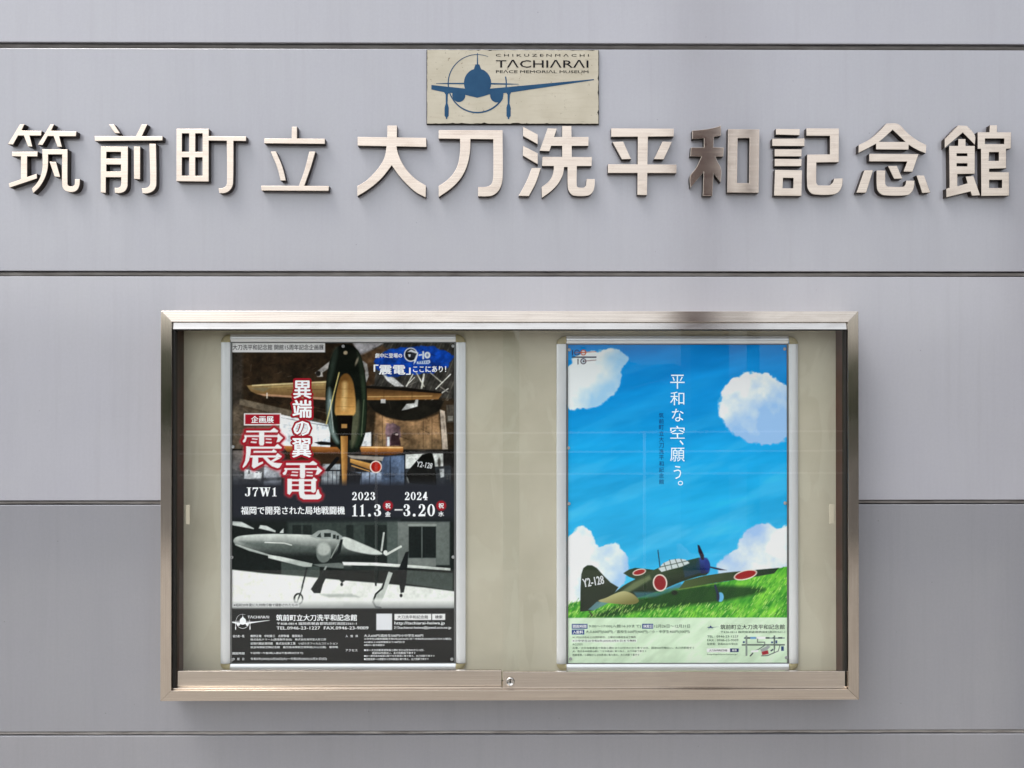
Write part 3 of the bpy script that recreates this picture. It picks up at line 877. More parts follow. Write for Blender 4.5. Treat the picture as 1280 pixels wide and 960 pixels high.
# ------------------------------------------------------------------ poster prints, painted as coloured point grids
class Canvas:
    def __init__(s, x0, y0, x1, y1, k=1.5):
        s.x0, s.y0, s.x1, s.y1 = x0, y0, x1, y1
        s.w = int((x1 - x0) * k) + 1; s.h = int((y1 - y0) * k) + 1
        s.X, s.Y = np.meshgrid(np.linspace(x0, x1, s.w), np.linspace(y0, y1, s.h))
        s.img = np.zeros((s.h, s.w, 3)); s.rs = np.random.RandomState(7)
    def col(s, c, sl=None):
        X = s.X if sl is None else s.X[sl]; Y = s.Y if sl is None else s.Y[sl]
        if isinstance(c, tuple) and isinstance(c[0], (tuple, list)):
            c0, c1, p, q = c
            vx, vy = q[0] - p[0], q[1] - p[1]
            t = np.clip(((X - p[0]) * vx + (Y - p[1]) * vy) / (vx * vx + vy * vy), 0, 1)[..., None]
            return np.array(c0) / 255. * (1 - t) + np.array(c1) / 255. * t
        if isinstance(c, np.ndarray): return c if sl is None else c[sl]
        return np.array(c) / 255.
    def win(s, pts, m):
        a = np.array(pts)
        i0 = np.searchsorted(s.X[0], a[:, 0].min() - m); i1 = np.searchsorted(s.X[0], a[:, 0].max() + m)
        j0 = np.searchsorted(s.Y[:, 0], a[:, 1].min() - m); j1 = np.searchsorted(s.Y[:, 0], a[:, 1].max() + m)
        return (slice(j0, max(j1, j0)), slice(i0, max(i1, i0)))
    def sd(s, pts, sl):
        X, Y = s.X[sl], s.Y[sl]
        ins = np.zeros(X.shape, bool); dm = np.full(X.shape, 1e9)
        n = len(pts)
        for i in range(n):
            ax, ay = pts[i]; bx, by = pts[(i + 1) % n]
            if ay != by:
                ins ^= ((ay > Y) != (by > Y)) & (X < (bx - ax) * (Y - ay) / (by - ay) + ax)
            vx, vy = bx - ax, by - ay; L = vx * vx + vy * vy + 1e-12
            t = np.clip(((X - ax) * vx + (Y - ay) * vy) / L, 0, 1)
            dm = np.minimum(dm, np.hypot(X - ax - t * vx, Y - ay - t * vy))
        return np.where(ins, dm, -dm)
    def over(s, sl, a, c):
        c = s.col(c, sl); a = a[..., None]
        s.img[sl] = s.img[sl] * (1 - a) + c * a
    def poly(s, pts, c, a=1.0, soft=0.8, sm=False, rough=0.0, rs=4.0):
        if sm: pts = smooth_outline_all(pts)
        sl = s.win(pts, soft + rough + 2)
        if s.X[sl].size == 0: return
        d = s.sd(pts, sl)
        if rough: d = d + (s.noise(rs)[sl] - .5) * 2 * rough
        s.over(sl, np.clip(0.5 + d / soft, 0, 1) * a, c)
    def line(s, pts, w, c, a=1.0, soft=0.8):
        sl = s.win(pts, w + soft + 2)
        X, Y = s.X[sl], s.Y[sl]
        if X.size == 0: return
        dm = np.full(X.shape, 1e9)
        for (ax, ay), (bx, by) in zip(pts[:-1], pts[1:]):
            vx, vy = bx - ax, by - ay; L = vx * vx + vy * vy + 1e-12
            t = np.clip(((X - ax) * vx + (Y - ay) * vy) / L, 0, 1)
            dm = np.minimum(dm, np.hypot(X - ax - t * vx, Y - ay - t * vy))
        s.over(sl, np.clip(0.5 + (w / 2 - dm) / soft, 0, 1) * a, c)
    def ell(s, cx, cy, rx, ry, c, a=1.0, soft=0.8, ang=0.0):
        m = max(rx, ry)
        sl = s.win([(cx - m, cy - m), (cx + m, cy + m)], soft + 2)
        X, Y = s.X[sl] - cx, s.Y[sl] - cy
        if X.size == 0: return
        ca, sa = math.cos(R(ang)), math.sin(R(ang))
        u, v = (X * ca + Y * sa) / rx, (-X * sa + Y * ca) / ry
        d = (1 - np.hypot(u, v)) * min(rx, ry)
        s.over(sl, np.clip(0.5 + d / soft, 0, 1) * a, c)
    def noise(s, scale, sy=None, oct=3, seed=None, ang=0.0):
        rs = np.random.RandomState(seed if seed is not None else s.rs.randint(1 << 30))
        out = np.zeros(s.X.shape); amp = 1.0; tot = 0
        ca, sa = math.cos(R(ang)), math.sin(R(ang))
        U = (s.X - s.x0) * ca + (s.Y - s.y0) * sa + 700; V = -(s.X - s.x0) * sa + (s.Y - s.y0) * ca + 700
        sy = sy or scale
        for o in range(oct):
            gx, gy = U / scale * 2 ** o, V / sy * 2 ** o
            ix, iy = np.floor(gx).astype(int), np.floor(gy).astype(int)
            fx, fy = gx - ix, gy - iy
            fx = fx * fx * (3 - 2 * fx); fy = fy * fy * (3 - 2 * fy)
            T = rs.rand(257, 257)
            g = lambda a, b: T[b % 257, a % 257]
            out += amp * ((g(ix, iy) * (1 - fx) + g(ix + 1, iy) * fx) * (1 - fy) + (g(ix, iy + 1) * (1 - fx) + g(ix + 1, iy + 1) * fx) * fy)
            tot += amp; amp *= 0.5
        return out / tot
    def rect(s, x0, y0, x1, y1, c, a=1.0, soft=0.7):
        s.poly([(x0, y0), (x1, y0), (x1, y1), (x0, y1)], c, a, soft)
    def mesh(s, name, d, mat, parent, gain=1.0):
        f = (D - d) / D
        n = s.w * s.h
        co = np.stack([(s.X - 640) * S * f, np.full(s.X.shape, -d), HC + (480 - s.Y) * S * f], -1).reshape(-1, 3)
        j, i = np.mgrid[0:s.h - 1, 0:s.w - 1]
        a = (j * s.w + i).ravel()
        q = np.stack([a + s.w, a + s.w + 1, a + 1, a], 1).astype(np.int32)
        me = bpy.data.meshes.new(name)
        me.vertices.add(n); me.vertices.foreach_set('co', co.astype(np.float32).ravel())
        me.loops.add(q.size); me.loops.foreach_set('vertex_index', q.ravel())
        me.polygons.add(len(q)); me.polygons.foreach_set('loop_start', np.arange(0, q.size, 4, dtype=np.int32))
        me.update(calc_edges=True)
        c = np.clip(s.img, 0, 1)
        l = np.where(c <= 0.04045, c / 12.92, ((c + 0.055) / 1.055) ** 2.4) * gain
        at = me.color_attributes.new('print', 'FLOAT_COLOR', 'POINT')
        at.data.foreach_set('color', np.concatenate([np.clip(l, 0, 0.9).reshape(-1, 3), np.ones((n, 1))], 1).astype(np.float32).ravel())
        return link(name, me, parent, [mat])

def smooth_outline_all(pts, sub=5):
    n = len(pts); out = []
    A = [np.array(p, float) for p in pts]
    for i in range(n):
        p0, p1, p2, p3 = A[i - 1], A[i], A[(i + 1) % n], A[(i + 2) % n]
        for k in range(sub):
            t = k / sub
            q = 0.5 * ((2 * p1) + (-p0 + p2) * t + (2*p0 - 5*p1 + 4*p2 - p3) * t*t + (-p0 + 3*p1 - 3*p2 + p3) * t**3)
            out.append((q[0], q[1]))
    return out

tp = NT('poster_print')
at = tp.n('ShaderNodeAttribute', attribute_name='print')
tp.bsdf(at.outputs['Color'], 0.5, 0, 0.05)
PRINT = tp.m
GAIN = 1.18
def ink(name, c, g=None):
    return plain(name, tuple(v * (g or GAIN) for v in lin(c)), 0.5, 0, 0.05)
WHITE = ink('white_ink', (236, 238, 240)); DARK = ink('dark_ink', (22, 26, 34)); NAVY = ink('navy_ink', (22, 48, 110))
CREAM = ink('cream_ink', (232, 246, 250)); RED = ink('crimson_ink', (150, 20, 36)); GREY = ink('grey_ink', (200, 203, 205)); TEAL = ink('deep_green_ink', (45, 75, 62))
PD = CB + .0042      # face of the posters
LY = .00022          # ink layers

ZX = lambda p: (290 + p[0] / 8.727, 525 + p[1] / 8.727)
SHIN = [[(160,117),(420,117),(462,85),(508,118),(500,133),(160,133)], [(140,166),(520,166),(520,184),(140,184)], [(508,148),(560,195),(520,238),(488,242),(503,200),(495,180)],
        [(148,160),(168,185),(152,235),(132,247),(122,228),(142,200)], [(300,125),(356,125),(356,255),(345,277),(310,277),(300,255)],
        [(225,198),(285,204),(282,216),(222,210)], [(212,232),(275,236),(270,252),(208,246)], [(372,200),(432,204),(436,216),(372,212)], [(372,236),(440,240),(436,254),(372,250)],
        [(165,290),(470,290),(500,260),(548,298),(540,312),(165,312)], [(160,285),(212,290),(206,370),(190,440),(160,492),(126,522),(122,505),(150,440),(160,360)],
        [(240,336),(440,336),(458,316),(492,342),(488,354),(240,354)], [(200,386),(480,386),(502,360),(548,394),(540,407),(200,407)],
        [(232,400),(290,400),(290,470),(340,452),(345,470),(242,528),(222,505)], [(335,400),(380,400),(420,440),(470,466),(552,472),(522,518),(500,524),(440,503),(390,462)], [(490,405),(532,416),(455,455),(425,447)]]
DEN = [[(595,468),(850,468),(886,444),(932,475),(925,490),(595,490)], [(575,525),(945,525),(945,543),(575,543)], [(933,503),(988,550),(945,592),(913,597),(928,555)],
       [(590,520),(608,548),(592,590),(570,600),(556,580),(580,555)], [(744,485),(801,485),(801,615),(790,634),(755,634),(744,615)],
       [(658,560),(727,564),(724,576),(655,572)], [(648,594),(722,597),(718,611),(645,607)], [(815,562),(882,566),(885,578),(815,574)], [(815,597),(885,600),(882,614),(815,610)],
       [(608,640),(657,640),(657,780),(632,814),(608,800)], [(625,645),(880,645),(896,623),(934,652),(922,667),(625,667)], [(640,700),(880,700),(880,717),(640,717)], [(640,758),(880,758),(880,778),(640,778)],
       [(868,650),(918,655),(918,775),(895,794),(868,782)], [(735,640),(791,640),(791,795),(803,812),(915,812),(935,758),(948,758),(958,800),(980,822),(970,850),(940,864),(785,864),(748,842),(735,800)]]

def outlined(C, polys, fill, line, w, glow=None):
    allp = [p for q in polys for p in q]
    sl = C.win(allp, w + 6)
    d = np.full(C.X[sl].shape, -1e9)
    for q in polys: d = np.maximum(d, C.sd(q, sl))
    if glow: C.over(sl, np.clip(1 + (d + w) / 3.0, 0, 1) * 0.55, glow)
    C.over(sl, np.clip(0.5 + (d + w) / 0.8, 0, 1), line)
    C.over(sl, np.clip(0.5 + (d + .05) / 0.7, 0, 1), fill)

SERIF = {  # upright book digits, unit box 0..1 wide, 0..1 down
 '1': [[(.34,.12),(.62,0),(.68,0),(.68,.93),(.36,.93),(.36,.2),(.2,.24),(.2,.16)], [(.12,.93),(.92,.93),(.92,1),(.12,1)]],
 '0': 'ring', '2': [[(.08,.28),(.14,.1),(.32,.01),(.56,0),(.8,.09),(.9,.27),(.84,.45),(.62,.62),(.34,.82),(.8,.82),(.88,.68),(.95,.68),(.9,1),(.05,1),(.05,.9),(.4,.6),(.56,.42),(.6,.25),(.54,.1),(.4,.06),(.28,.1),(.36,.2),(.32,.33),(.18,.36)]],
 '3': [[(.08,.22),(.2,.05),(.46,0),(.74,.06),(.88,.22),(.82,.39),(.62,.48),(.86,.56),(.95,.74),(.84,.92),(.52,1),(.2,.96),(.05,.8),(.1,.68),(.24,.67),(.33,.77),(.27,.9),(.45,.94),(.58,.86),(.6,.7),(.52,.54),(.3,.52),(.3,.45),(.5,.42),(.56,.26),(.52,.1),(.42,.06),(.28,.09),(.36,.18),(.32,.3),(.16,.32)]],
 '4': [[(.5,0),(.76,0),(.76,.66),(.98,.66),(.98,.76),(.76,.76),(.76,.94),(.92,.94),(.92,1),(.3,1),(.3,.94),(.46,.94),(.46,.76),(.02,.76),(.02,.68)]],
 '7': [[(.06,0),(.98,0),(.98,.1),(.66,.5),(.58,.8),(.58,1),(.28,1),(.34,.74),(.5,.46),(.78,.16),(.3,.16),(.16,.22),(.13,.32),(.06,.32)]],
 'J': [[(.3,0),(1,0),(1,.07),(.84,.07),(.84,.75),(.72,.94),(.4,1),(.12,.95),(0,.82),(.06,.7),(.2,.7),(.28,.8),(.24,.9),(.4,.94),(.5,.85),(.5,.07),(.3,.07)]],
 'W': [[(0,0),(.4,0),(.4,.07),(.31,.07),(.42,.62),(.54,.2),(.5,.07),(.43,.07),(.43,0),(.78,0),(.78,.07),(.7,.07),(.78,.6),(.88,.07),(.8,.07),(.8,0),(1,0),(1,.07),(.95,.07),(.76,1),(.66,1),(.58,.4),(.4,1),(.3,1),(.09,.07),(0,.07)]],
 '.': [[(.2,.82),(.5,.76),(.8,.82),(.88,.9),(.8,.98),(.5,1),(.2,.98),(.12,.9)]],
}
def serif(parent, body, rects, d, mat):
    polys, holes = [], []
    for ch, (x0, y0, x1, y1) in zip(body, rects):
        m = lambda q: [(x0 + u * (x1 - x0), y0 + v * (y1 - y0)) for u, v in q]
        g = SERIF[ch]
        if g == 'ring':
            polys.append(m([(.5 + .47 * math.cos(R(a)), .5 + .5 * math.sin(R(a))) for a in range(0, 360, 12)]))
            holes.append(m([(.5 + .19 * math.cos(R(a)), .5 + .44 * math.sin(R(a))) for a in range(0, 360, 12)]))
        else: polys += [m(q) for q in g]
    flat('date_lettering', polys, d, mat, parent, holes)

def paint_fighter():
    C = Canvas(287.6, 424.6, 569.4, 830.2)
    n1 = C.noise(40, oct=4); n2 = C.noise(9, oct=3)
    # --- hangar interior photograph
    C.img[:] = np.array((47, 37, 27)) / 255. * (0.75 + 0.5 * n1[..., None])
    C.rect(286, 424, 304, 610, (62, 57, 52), .8, 4)
    C.poly([(300,498),(360,512),(412,528),(412,534),(300,506)], (92, 84, 72), 1, 1.5)
    C.poly([(290,505),(352,518),(352,600),(290,600)], (92, 82, 70), .8, 6)
    C.poly([(350,518),(413,531),(413,562),(350,560)], ((226,230,234),(205,214,222),(352,520),(412,560)), 1, 1.2)
    C.line([(352,522),(412,533)], .8, (70, 70, 72), .7); C.line([(398,534),(398,560)], .7, (120,125,130), .8); C.line([(352,530),(412,540)], .5, (150,150,150), .6)
    C.poly([(290,562),(360,562),(360,606),(290,606)], ((104,98,94),(70,74,80),(290,565),(290,606)), 1, 2)
    C.rect(290, 561, 312, 563, (30, 28, 26), .9)
    C.poly([(306,586),(328,590),(327,601),(306,598)], (206, 210, 214), 1, 1.2); C.rect(311,588,313,592,(60,60,60),.8); C.rect(320,590,323,591,(80,80,80),.8); C.rect(325,590,327,591,(80,80,80),.8)
    C.poly([(331,580),(353,583),(353,607),(330,607)], ((205,208,212),(120,126,136),(340,580),(340,607)), 1, 1.5)
    C.poly([(292,600),(352,596),(352,600),(292,604)], (60, 62, 66), .8, 2)
    # roof of the hangar, upper right
    C.poly([(445,424),(570,424),(570,500),(456,486)], (60, 58, 55), 1, 4)
    for k in range(26):
        x = 452 + k * 6
        C.line([(x, 424), (x - 46 + k * .5, 505)], 1.3, (96, 92, 84) if k % 2 else (36, 34, 32), .6, 1.2)
    C.poly([(440,428),(484,426),(452,446)], (176, 174, 178), .9, 2)
    C.poly([(450,444),(478,432),(492,442),(470,462),(456,470)], (92, 70, 50), .9, 3)
    C.poly([(452,462),(470,456),(468,480),(455,484)], (66, 50, 36), .9, 2)
    C.poly([(452,450),(459,455),(461,470),(458,478),(454,476),(457,464)], (170, 170, 168), .9, 1.2)
    C.poly([(477,466),(492,472),(505,483),(494,483),(484,476)], (206, 206, 204), 1, 1.2)
    C.poly([(398,463),(408,455),(412,452),(412,460),(403,466),(404,471),(397,471),(394,466)], (170, 168, 165), .9, 1.2); C.ell(398, 467, 3.2, 3.4, (40, 36, 34), 1, 1)
    # blue brush stroke
    C.poly([(468,452),(478,440),(500,434),(530,432),(555,436),(567,446),(560,458),(540,466),(510,469),(486,471),(472,462)], (18, 68, 158), .96, 1.5, rough=3.0, rs=9)
    C.poly([(488,438),(520,434),(520,440),(492,444)], (24, 84, 180), .5, 4, rough=2)
    for a, b, w, c in [((516,468),(508,483),1.6,(190,190,180)),((520,465),(530,483),1.4,(176,174,160)),((530,468),(527,485),2.2,(196,196,186)),((538,466),(552,478),1.3,(180,178,166)),((508,482),(518,472),1.1,(200,198,190)),
                       ((563,468),(545,486),1.3,(206,206,198)),((560,486),(518,515),1.5,(206,204,196)),((560,500),(540,512),1.0,(170,166,158)),((534,498),(522,508),1.0,(190,188,180)),((548,482),(560,490),1.0,(150,146,138))]:
        C.line([a, b], w, c, .95)
    # right-hand shed wall
    C.poly([(456,500),(570,500),(570,562),(456,562)], (56, 46, 35), 1, 3)
    C.poly([(470,516),(490,524),(520,527),(548,518),(553,562),(466,562)], ((152,120,88),(118,98,74),(500,515),(500,560)), 1, 3)
    for x in (478, 492, 529, 540): C.line([(x, 520), (x, 562)], .7, (70, 56, 42), .8)
    C.poly([(458,500),(556,500),(548,514),(525,524),(505,526),(482,521),(466,512)], (30, 28, 24), 1, 2)
    C.poly([(502,513),(508,505),(518,504),(520,498),(523,498),(522,508),(508,512)], (190, 192, 190), .95, 1)
    C.poly([(550,512),(556,514),(560,562),(553,562)], (172, 160, 146), 1, 1); C.rect(558, 506, 568, 528, (78,74,68), .9, 1); C.rect(560,520,566,526,(150,148,140),.8,1)
    C.poly([(482,530),(492,528),(500,533),(501,545),(498,557),(483,557)], (112, 92, 98), 1, 1.5, rough=1.5, rs=3); C.poly([(490,541),(499,541),(501,557),(488,557)], (52, 36, 40), .9, 1.5, rough=1); C.rect(484,546,487,558,(190,196,200),.9); C.ell(496,543,2,1.2,(214,196,190),.9)
    C.poly([(450,558),(457,541),(464,540),(464,558)], (226, 230, 232), 1, 1); C.line([(465,540),(465,558)], 1.2, (40,36,32)); 
    # lower background: pillars, tail fin of another aircraft
    C.rect(352, 562, 570, 608, (44, 42, 42), 1, 2)
    C.poly([(404,572),(426,572),(424,606),(402,606)], (182, 190, 196), .9, 1.5); C.rect(400,587,428,589,(40,40,44),.9); 
    for x in (404, 410, 416, 421): C.line([(x, 588), (x, 606)], .9, (60, 66, 76), .9)
    C.poly([(436,590),(478,590),(478,606),(436,606)], ((150,164,184),(84,96,116),(450,590),(450,606)), .9, 2)
    for x in (444, 452, 462, 470): C.line([(x, 588), (x, 606)], 1.2, (46, 52, 62), .8)
    C.poly([(477,571),(506,569),(506,607),(477,607)], ((70,82,102),(108,126,152),(478,580),(505,600)), 1, 1); C.line([(488,570),(488,607)], 1.2, (44,52,66)); C.line([(506,570),(506,607)], 1.2, (24,26,30))
    C.poly([(507,568),(554,566),(554,583),(507,586)], (214, 218, 214), 1, 1)
    C.poly([(507,563),(566,563),(566,567),(507,566)], (34, 32, 30), 1, 1)
    C.poly([(507,586),(564,582),(564,608),(507,608)], (52, 56, 60), 1, 1.5); C.poly([(508,596),(524,600),(530,596),(528,603),(510,604)], (160,164,160), .8, 1.5)
    C.poly([(512,586),(528,568),(540,565),(543,575),(546,607),(512,604),(508,592)], (22, 23, 21), 1, 1)
    C.ell(549, 578, 2, 6, (66, 62, 58), .9, 1.5); C.poly([(549,586),(555,586),(555,596),(551,597)], (190,194,194), .8, 1.2)
    # photographic detail: grain, small lights and shadows of a cluttered hangar
    g1, g2, g3 = C.noise(2.4, oct=2), C.noise(6, oct=3), C.noise(16, oct=3)
    C.img *= (1 + .16 * (g1 - .5) + .34 * (g2 - .5) + .6 * (g3 - .5))[..., None]
    rs = np.random.RandomState(12)
    for k in range(260):
        x, yy = rs.uniform(290, 567), rs.uniform(430, 600)
        if 405 < x < 460 and yy < 560: continue
        a = rs.uniform(-.6, .6) if rs.rand() < .6 else rs.uniform(1.3, 1.8); L = rs.uniform(2, 12)
        b = rs.rand()
        C.line([(x, yy), (x + L * math.cos(a), yy + L * math.sin(a))], rs.uniform(.5, 1.2), (12, 11, 10) if b < .6 else ((120, 110, 98) if b < .97 else (206, 202, 196)), rs.uniform(.12, .38), .9)
    # the aeroplane seen from the front
    C.poly([(309,482),(330,480),(409,476),(409,500),(370,497),(322,493),(314,489)], ((150,128,88),(104,78,50),(360,478),(360,500)), 1, 1)
    C.line([(316,482),(408,477.5)], 1.3, (216, 204, 160), .9); C.poly([(322,492),(408,497),(408,500),(330,495)], (190,150,120), .8, 1); C.poly([(312,485),(340,484),(330,490)], (120,112,88), .8, 1.5); C.rect(333.5, 491, 335, 498, (210,204,190), .9)
    C.poly([(454,483),(520,488),(553,492),(548,499),(500,500),(456,500)], ((70,52,34),(146,108,66),(500,486),(500,499)), 1, 1)
    C.poly([(454,482),(512,485),(552,490),(552,492),(454,485)], (26, 22, 18), 1, .8); C.line([(460,496),(540,495)], 1.0, (206,176,122), .8); C.rect(476, 499, 482, 504, (206,206,204), .9)
    C.poly([(354,557),(426,559),(426,568),(360,566)], ((176,116,62),(84,54,32),(380,558),(380,568)), 1, 1.2); C.poly([(356,565),(430,567),(430,580),(362,580)], (58, 44, 32), 1, 2)
    C.poly([(450,558),(504,558.5),(504,566),(488,569),(452,568)], ((190,132,74),(92,58,32),(480,559),(480,568)), 1, 1); C.line([(452,559),(503,559.5)], 1.0, (238,206,160), .8)
    C.poly([(393,553),(402,551.5),(424,554),(424,557),(400,556)], (26, 24, 26), 1, .8)
    C.poly([(415,445),(421,435),(430,430.5),(440,432),(449,440),(454,455),(458,480),(459,510),(457,540),(450,560),(441,566),(426,563),(415,547),(409,522),(407,492),(410,462)], ((15,18,15),(24,31,25),(430,430),(430,560)), 1, 1, sm=True)
    C.poly([(409,496),(412,484),(416,500),(415,528),(424,552),(419,552),(412,538),(409,518)], (170, 192, 190), .6, 4.5, sm=True)
    C.poly([(452,470),(457,490),(457,530),(449,556),(444,556),(452,525)], (38, 50, 38), .9, 2.5, sm=True)
    C.poly([(441,520),(448,500),(450,520),(446,548),(440,560),(438,545)], (140, 140, 112), .55, 4.5, sm=True)
    C.poly([(423,478),(429,468),(436,468),(442,480),(445,508),(441,520),(421,520),(419,505)], ((112,80,42),(196,152,92),(420,478),(440,515)), 1, 1.8, sm=True)
    C.line([(431,480),(430,510)], 4.0, (240, 214, 158), .75, 7); C.line([(424,466),(408,530)], 1.4, (206, 192, 128), .95); C.line([(426,468),(411,528)], .8, (40,40,34), .8)
    C.poly([(421,519),(441,519),(439,550),(424,550)], (20, 16, 14), 1, 1); C.rect(427, 530, 434, 535, (176,136,84), .9)
    C.poly([(426,545),(435,545),(434,607),(428,607)], ((196,152,90),(140,100,56),(427,550),(433,550)), 1, .9)
    C.poly([(416,440),(423,434),(421,452),(413,480),(410,476)], (70, 84, 74), .55, 4, sm=True); C.poly([(446,438),(453,452),(457,478),(455,500),(450,470)], (62, 74, 58), .5, 3, sm=True)
    for yy in (486, 497, 508): C.line([(421,yy),(443,yy+.6)], .6, (110,78,40), .5)
    C.line([(446,566),(500,566)], 1.4, (60,36,20), .6); C.line([(360,487),(408,487)], 1.0, (90,70,46), .6); C.line([(336,484),(404,480.5)], 1.6, (190,172,120), .45, 1.5); C.line([(380,480),(381,498)], .6, (70,54,36), .7); C.line([(480,487),(480,499)], .6, (60,44,28), .7); C.line([(515,489),(515,499)], .6, (60,44,28), .7)
    C.line([(413,500),(417,540)], 1.2, (235,244,240), .6, 1.4); C.line([(455,500),(452,545)], .9, (150,164,130), .6, 1.2)
    C.ell(432, 441, 2.6, 2.4, (196, 178, 148), .9, 1.5); C.ell(446, 452, 1.4, 5, (214, 196, 170), .6, 1.5, 20)
    C.line([(422,573),(410,587)], 4.5, (24, 24, 26)); C.poly([(438,573),(466,580),(465,588),(438,578)], ((206,160,92),(120,82,46),(450,576),(448,586)), 1, 1); C.line([(440,582),(462,589)], 1.2, (196,150,90))
    C.ell(470, 583.5, 7.4, 7.8, (226, 214, 206)); C.ell(470, 583.5, 6.0, 6.4, (150, 30, 22)); C.ell(472, 584, 4.5, 5.0, (176, 52, 34), .6, 2)
    C.poly([(434,569),(480,571),(478,576),(440,573)], (176,170,160), .8, 1.2); C.poly([(434,588),(452,592),(450,606),(434,606)], (28,28,30), .9, 1.5)
    C.img *= (1 + .12 * (g1 - .5) + .16 * (g2 - .5))[..., None]
    C.img = np.clip((C.img - .5) * 1.10 + .485, 0, 1)
    # --- dark band with title
    t = np.clip((C.Y - 596) / 14, 0, 1)[..., None]; t = t * t * (3 - 2 * t)
    C.img = C.img * (1 - t) + (np.array((30, 33, 41)) / 255.) * t
    # --- old black and white photograph
    m = np.clip((C.Y - 644) / 10, 0, 1)[..., None]
    bw = Canvas(287.6, 424.6, 569.4, 830.2)
    B = bw
    B.img[:] = np.array((18, 26, 24)) / 255.
    gr = B.noise(5, oct=3, seed=3)[..., None]
    for a in ([(291,651),(303,652),(318,660),(318,661),(291,656)], [(326,656),(334,657),(345,663),(345,665),(324,660)], [(351,664),(355,660),(355,666),(350,666)]): B.poly(a, (206,212,208), .95, 1)
    B.poly([(360,652),(500,650),(500,700),(360,700)], (58, 68, 64), .9, 5)
    for x0, x1 in ((366,377),(379,390),(433,442),(456,469),(471,484)): B.rect(x0, 656, x1, 700, (26,34,32), .9, 1.5)
    B.poly([(497,652),(562,652),(562,706),(497,706)], ((128,134,130),(96,104,100),(500,655),(540,705)), 1, 2, )
    B.poly([(497,652),(562,652),(562,706),(497,706)], (90,98,94), .5, 2, rough=1.0)
    B.rect(511, 658, 545, 697, (20, 28, 27), 1, 1); B.line([(527.5,658),(527.5,697)], 1.3, (96,104,100)); B.rect(510, 655, 546, 657.5, (150,156,150), .7)
    B.poly([(484,652),(497,652),(497,706),(484,706)], (78,88,84), 1, 2)
    B.poly([(511,698),(545,698),(545,708),(511,708)], (116,122,118), .9, 1)
    B.poly([(352,702),(400,708),(400,722),(352,718)], (66,76,72), .9, 1.5); B.poly([(500,712),(566,716),(566,738),(500,728)], (62,72,68), 1, 1.5)
    B.poly([(287,711),(330,716),(380,720),(430,725),(480,729),(530,734),(569,739),(569,770),(287,770)], ((232,234,226),(214,218,212),(300,712),(540,760)), 1, 1.5)
    B.poly([(400,742),(440,742),(450,746),(410,746)], (150,156,152), .7, 2.5); B.poly([(430,752),(470,755),(462,760),(430,758)], (170,176,172), .6, 3)
    B.poly([(292.5,676),(296,671),(308,668.5),(335,667),(370,667.5),(395,669),(420,672),(432,671),(450,678),(470,687),(482,694),(484,699),(479,703),(455,703),(430,704),(405,704),(370,700),(340,694),(312,686),(297,680.5)],
           ((202,208,202),(24,31,29),(390,669),(390,695)), 1, 1, sm=True)
    B.poly([(430,671),(452,679),(478,691),(466,693),(440,688),(430,682)], (204,210,204), .95, 1.5, sm=True)
    B.poly([(300,676),(340,677),(396,684),(396,690),(350,688),(312,682)], (70,80,76), .55, 4)
    B.poly([(294,679),(312,685),(340,693.5),(338,695),(312,688),(295,681)], (200,206,200), .8, 1)
    B.line([(332,677.5),(356,678.5),(365,681)], 1.3, (226,230,224), .9)
    B.poly([(388,670),(398,663),(410,661.5),(420,664),(428,670),(428,674),(396,673)], (150,158,154), 1, 1)
    B.poly([(396,671),(401,665.5),(402,671.5)], (46,54,52), 1, .7); B.rect(405.5,666,414,671,(36,44,42),1,.7); B.rect(416.5,668,420,673,(36,44,42)); B.rect(421,669,424,674,(40,48,46))
    B.ell(405, 691, 9.2, 12, (104,112,108), 1, 1); B.ell(405, 686, 8.6, 8, (176,182,176), .9, 3)
    B.poly([(426,674),(429,674),(426,690),(416,700),(414,698),(422,688)], (22,28,28), 1, .8); B.line([(423,680),(414,697)], 1.4, (166,172,166), .8)
    B.poly([(336,693),(350,695),(391,704),(390,708),(380,708),(336,697)], ((206,212,206),(170,178,172),(360,698),(362,704)), 1, .8)
    B.poly([(391,705),(424,703),(440,706),(440,711),(400,708)], (110,118,114), .9, 1.2)
    B.poly([(428,702),(470,703),(520,706.5),(563,710),(563,713),(520,710),(470,707),(430,706)], ((232,236,230),(180,186,180),(500,703),(500,711)), 1, .8)
    B.poly([(430,707),(500,709),(500,713),(430,712)], (40,48,46), .9, 1)
    B.line([(477,688),(480,666)], 2.2, (186,192,186)); B.line([(483,693),(501,683)], 2.8, (206,210,204)); B.ell(482, 690.5, 2.6, 3, (226,230,224))
    B.poly([(507,690),(511,689),(509,712),(508,725),(505,740),(501,741),(498,722),(498,712),(503,700)], (20,26,27), 1, .9); B.ell(501.5, 744, 1.8, 2.2, (20,24,24))
    B.poly([(424,712),(433,713),(431,726),(428,728),(425,725)], (22,28,28), 1, 1); B.ell(427.5, 730, 1.7, 2.2, (26,30,30)); B.poly([(468,712),(472,712),(471,732),(469,732)], (26,34,32), 1, .8)
    B.line([(384,710),(381,722),(378,734)], 2.0, (28,34,34)); B.line([(379,732),(376,742)], 1.4, (60,66,66)); B.ell(373.5, 748, 6.2, 7.4, (28,32,32)); B.ell(373.8, 748, 4.2, 5.4, (214,218,212)); B.line([(376,741),(372,752)], 1.6, (40,44,44))
    B.line([(408,708),(398,728)], 2.2, (150,156,152)); B.poly([(405,712),(412,713),(404,730),(401,741),(393,741),(389,736),(394,728)], (24,30,30), 1, 1)
    B.poly([(486,714),(491,716),(486,730),(480,745),(474,757),(467,758),(466,748),(474,738)], (176,182,176), 1, 1); B.line([(484,716),(478,735),(470,742),(466.5,752),(470,758),(476,759)], 2.2, (22,26,26))
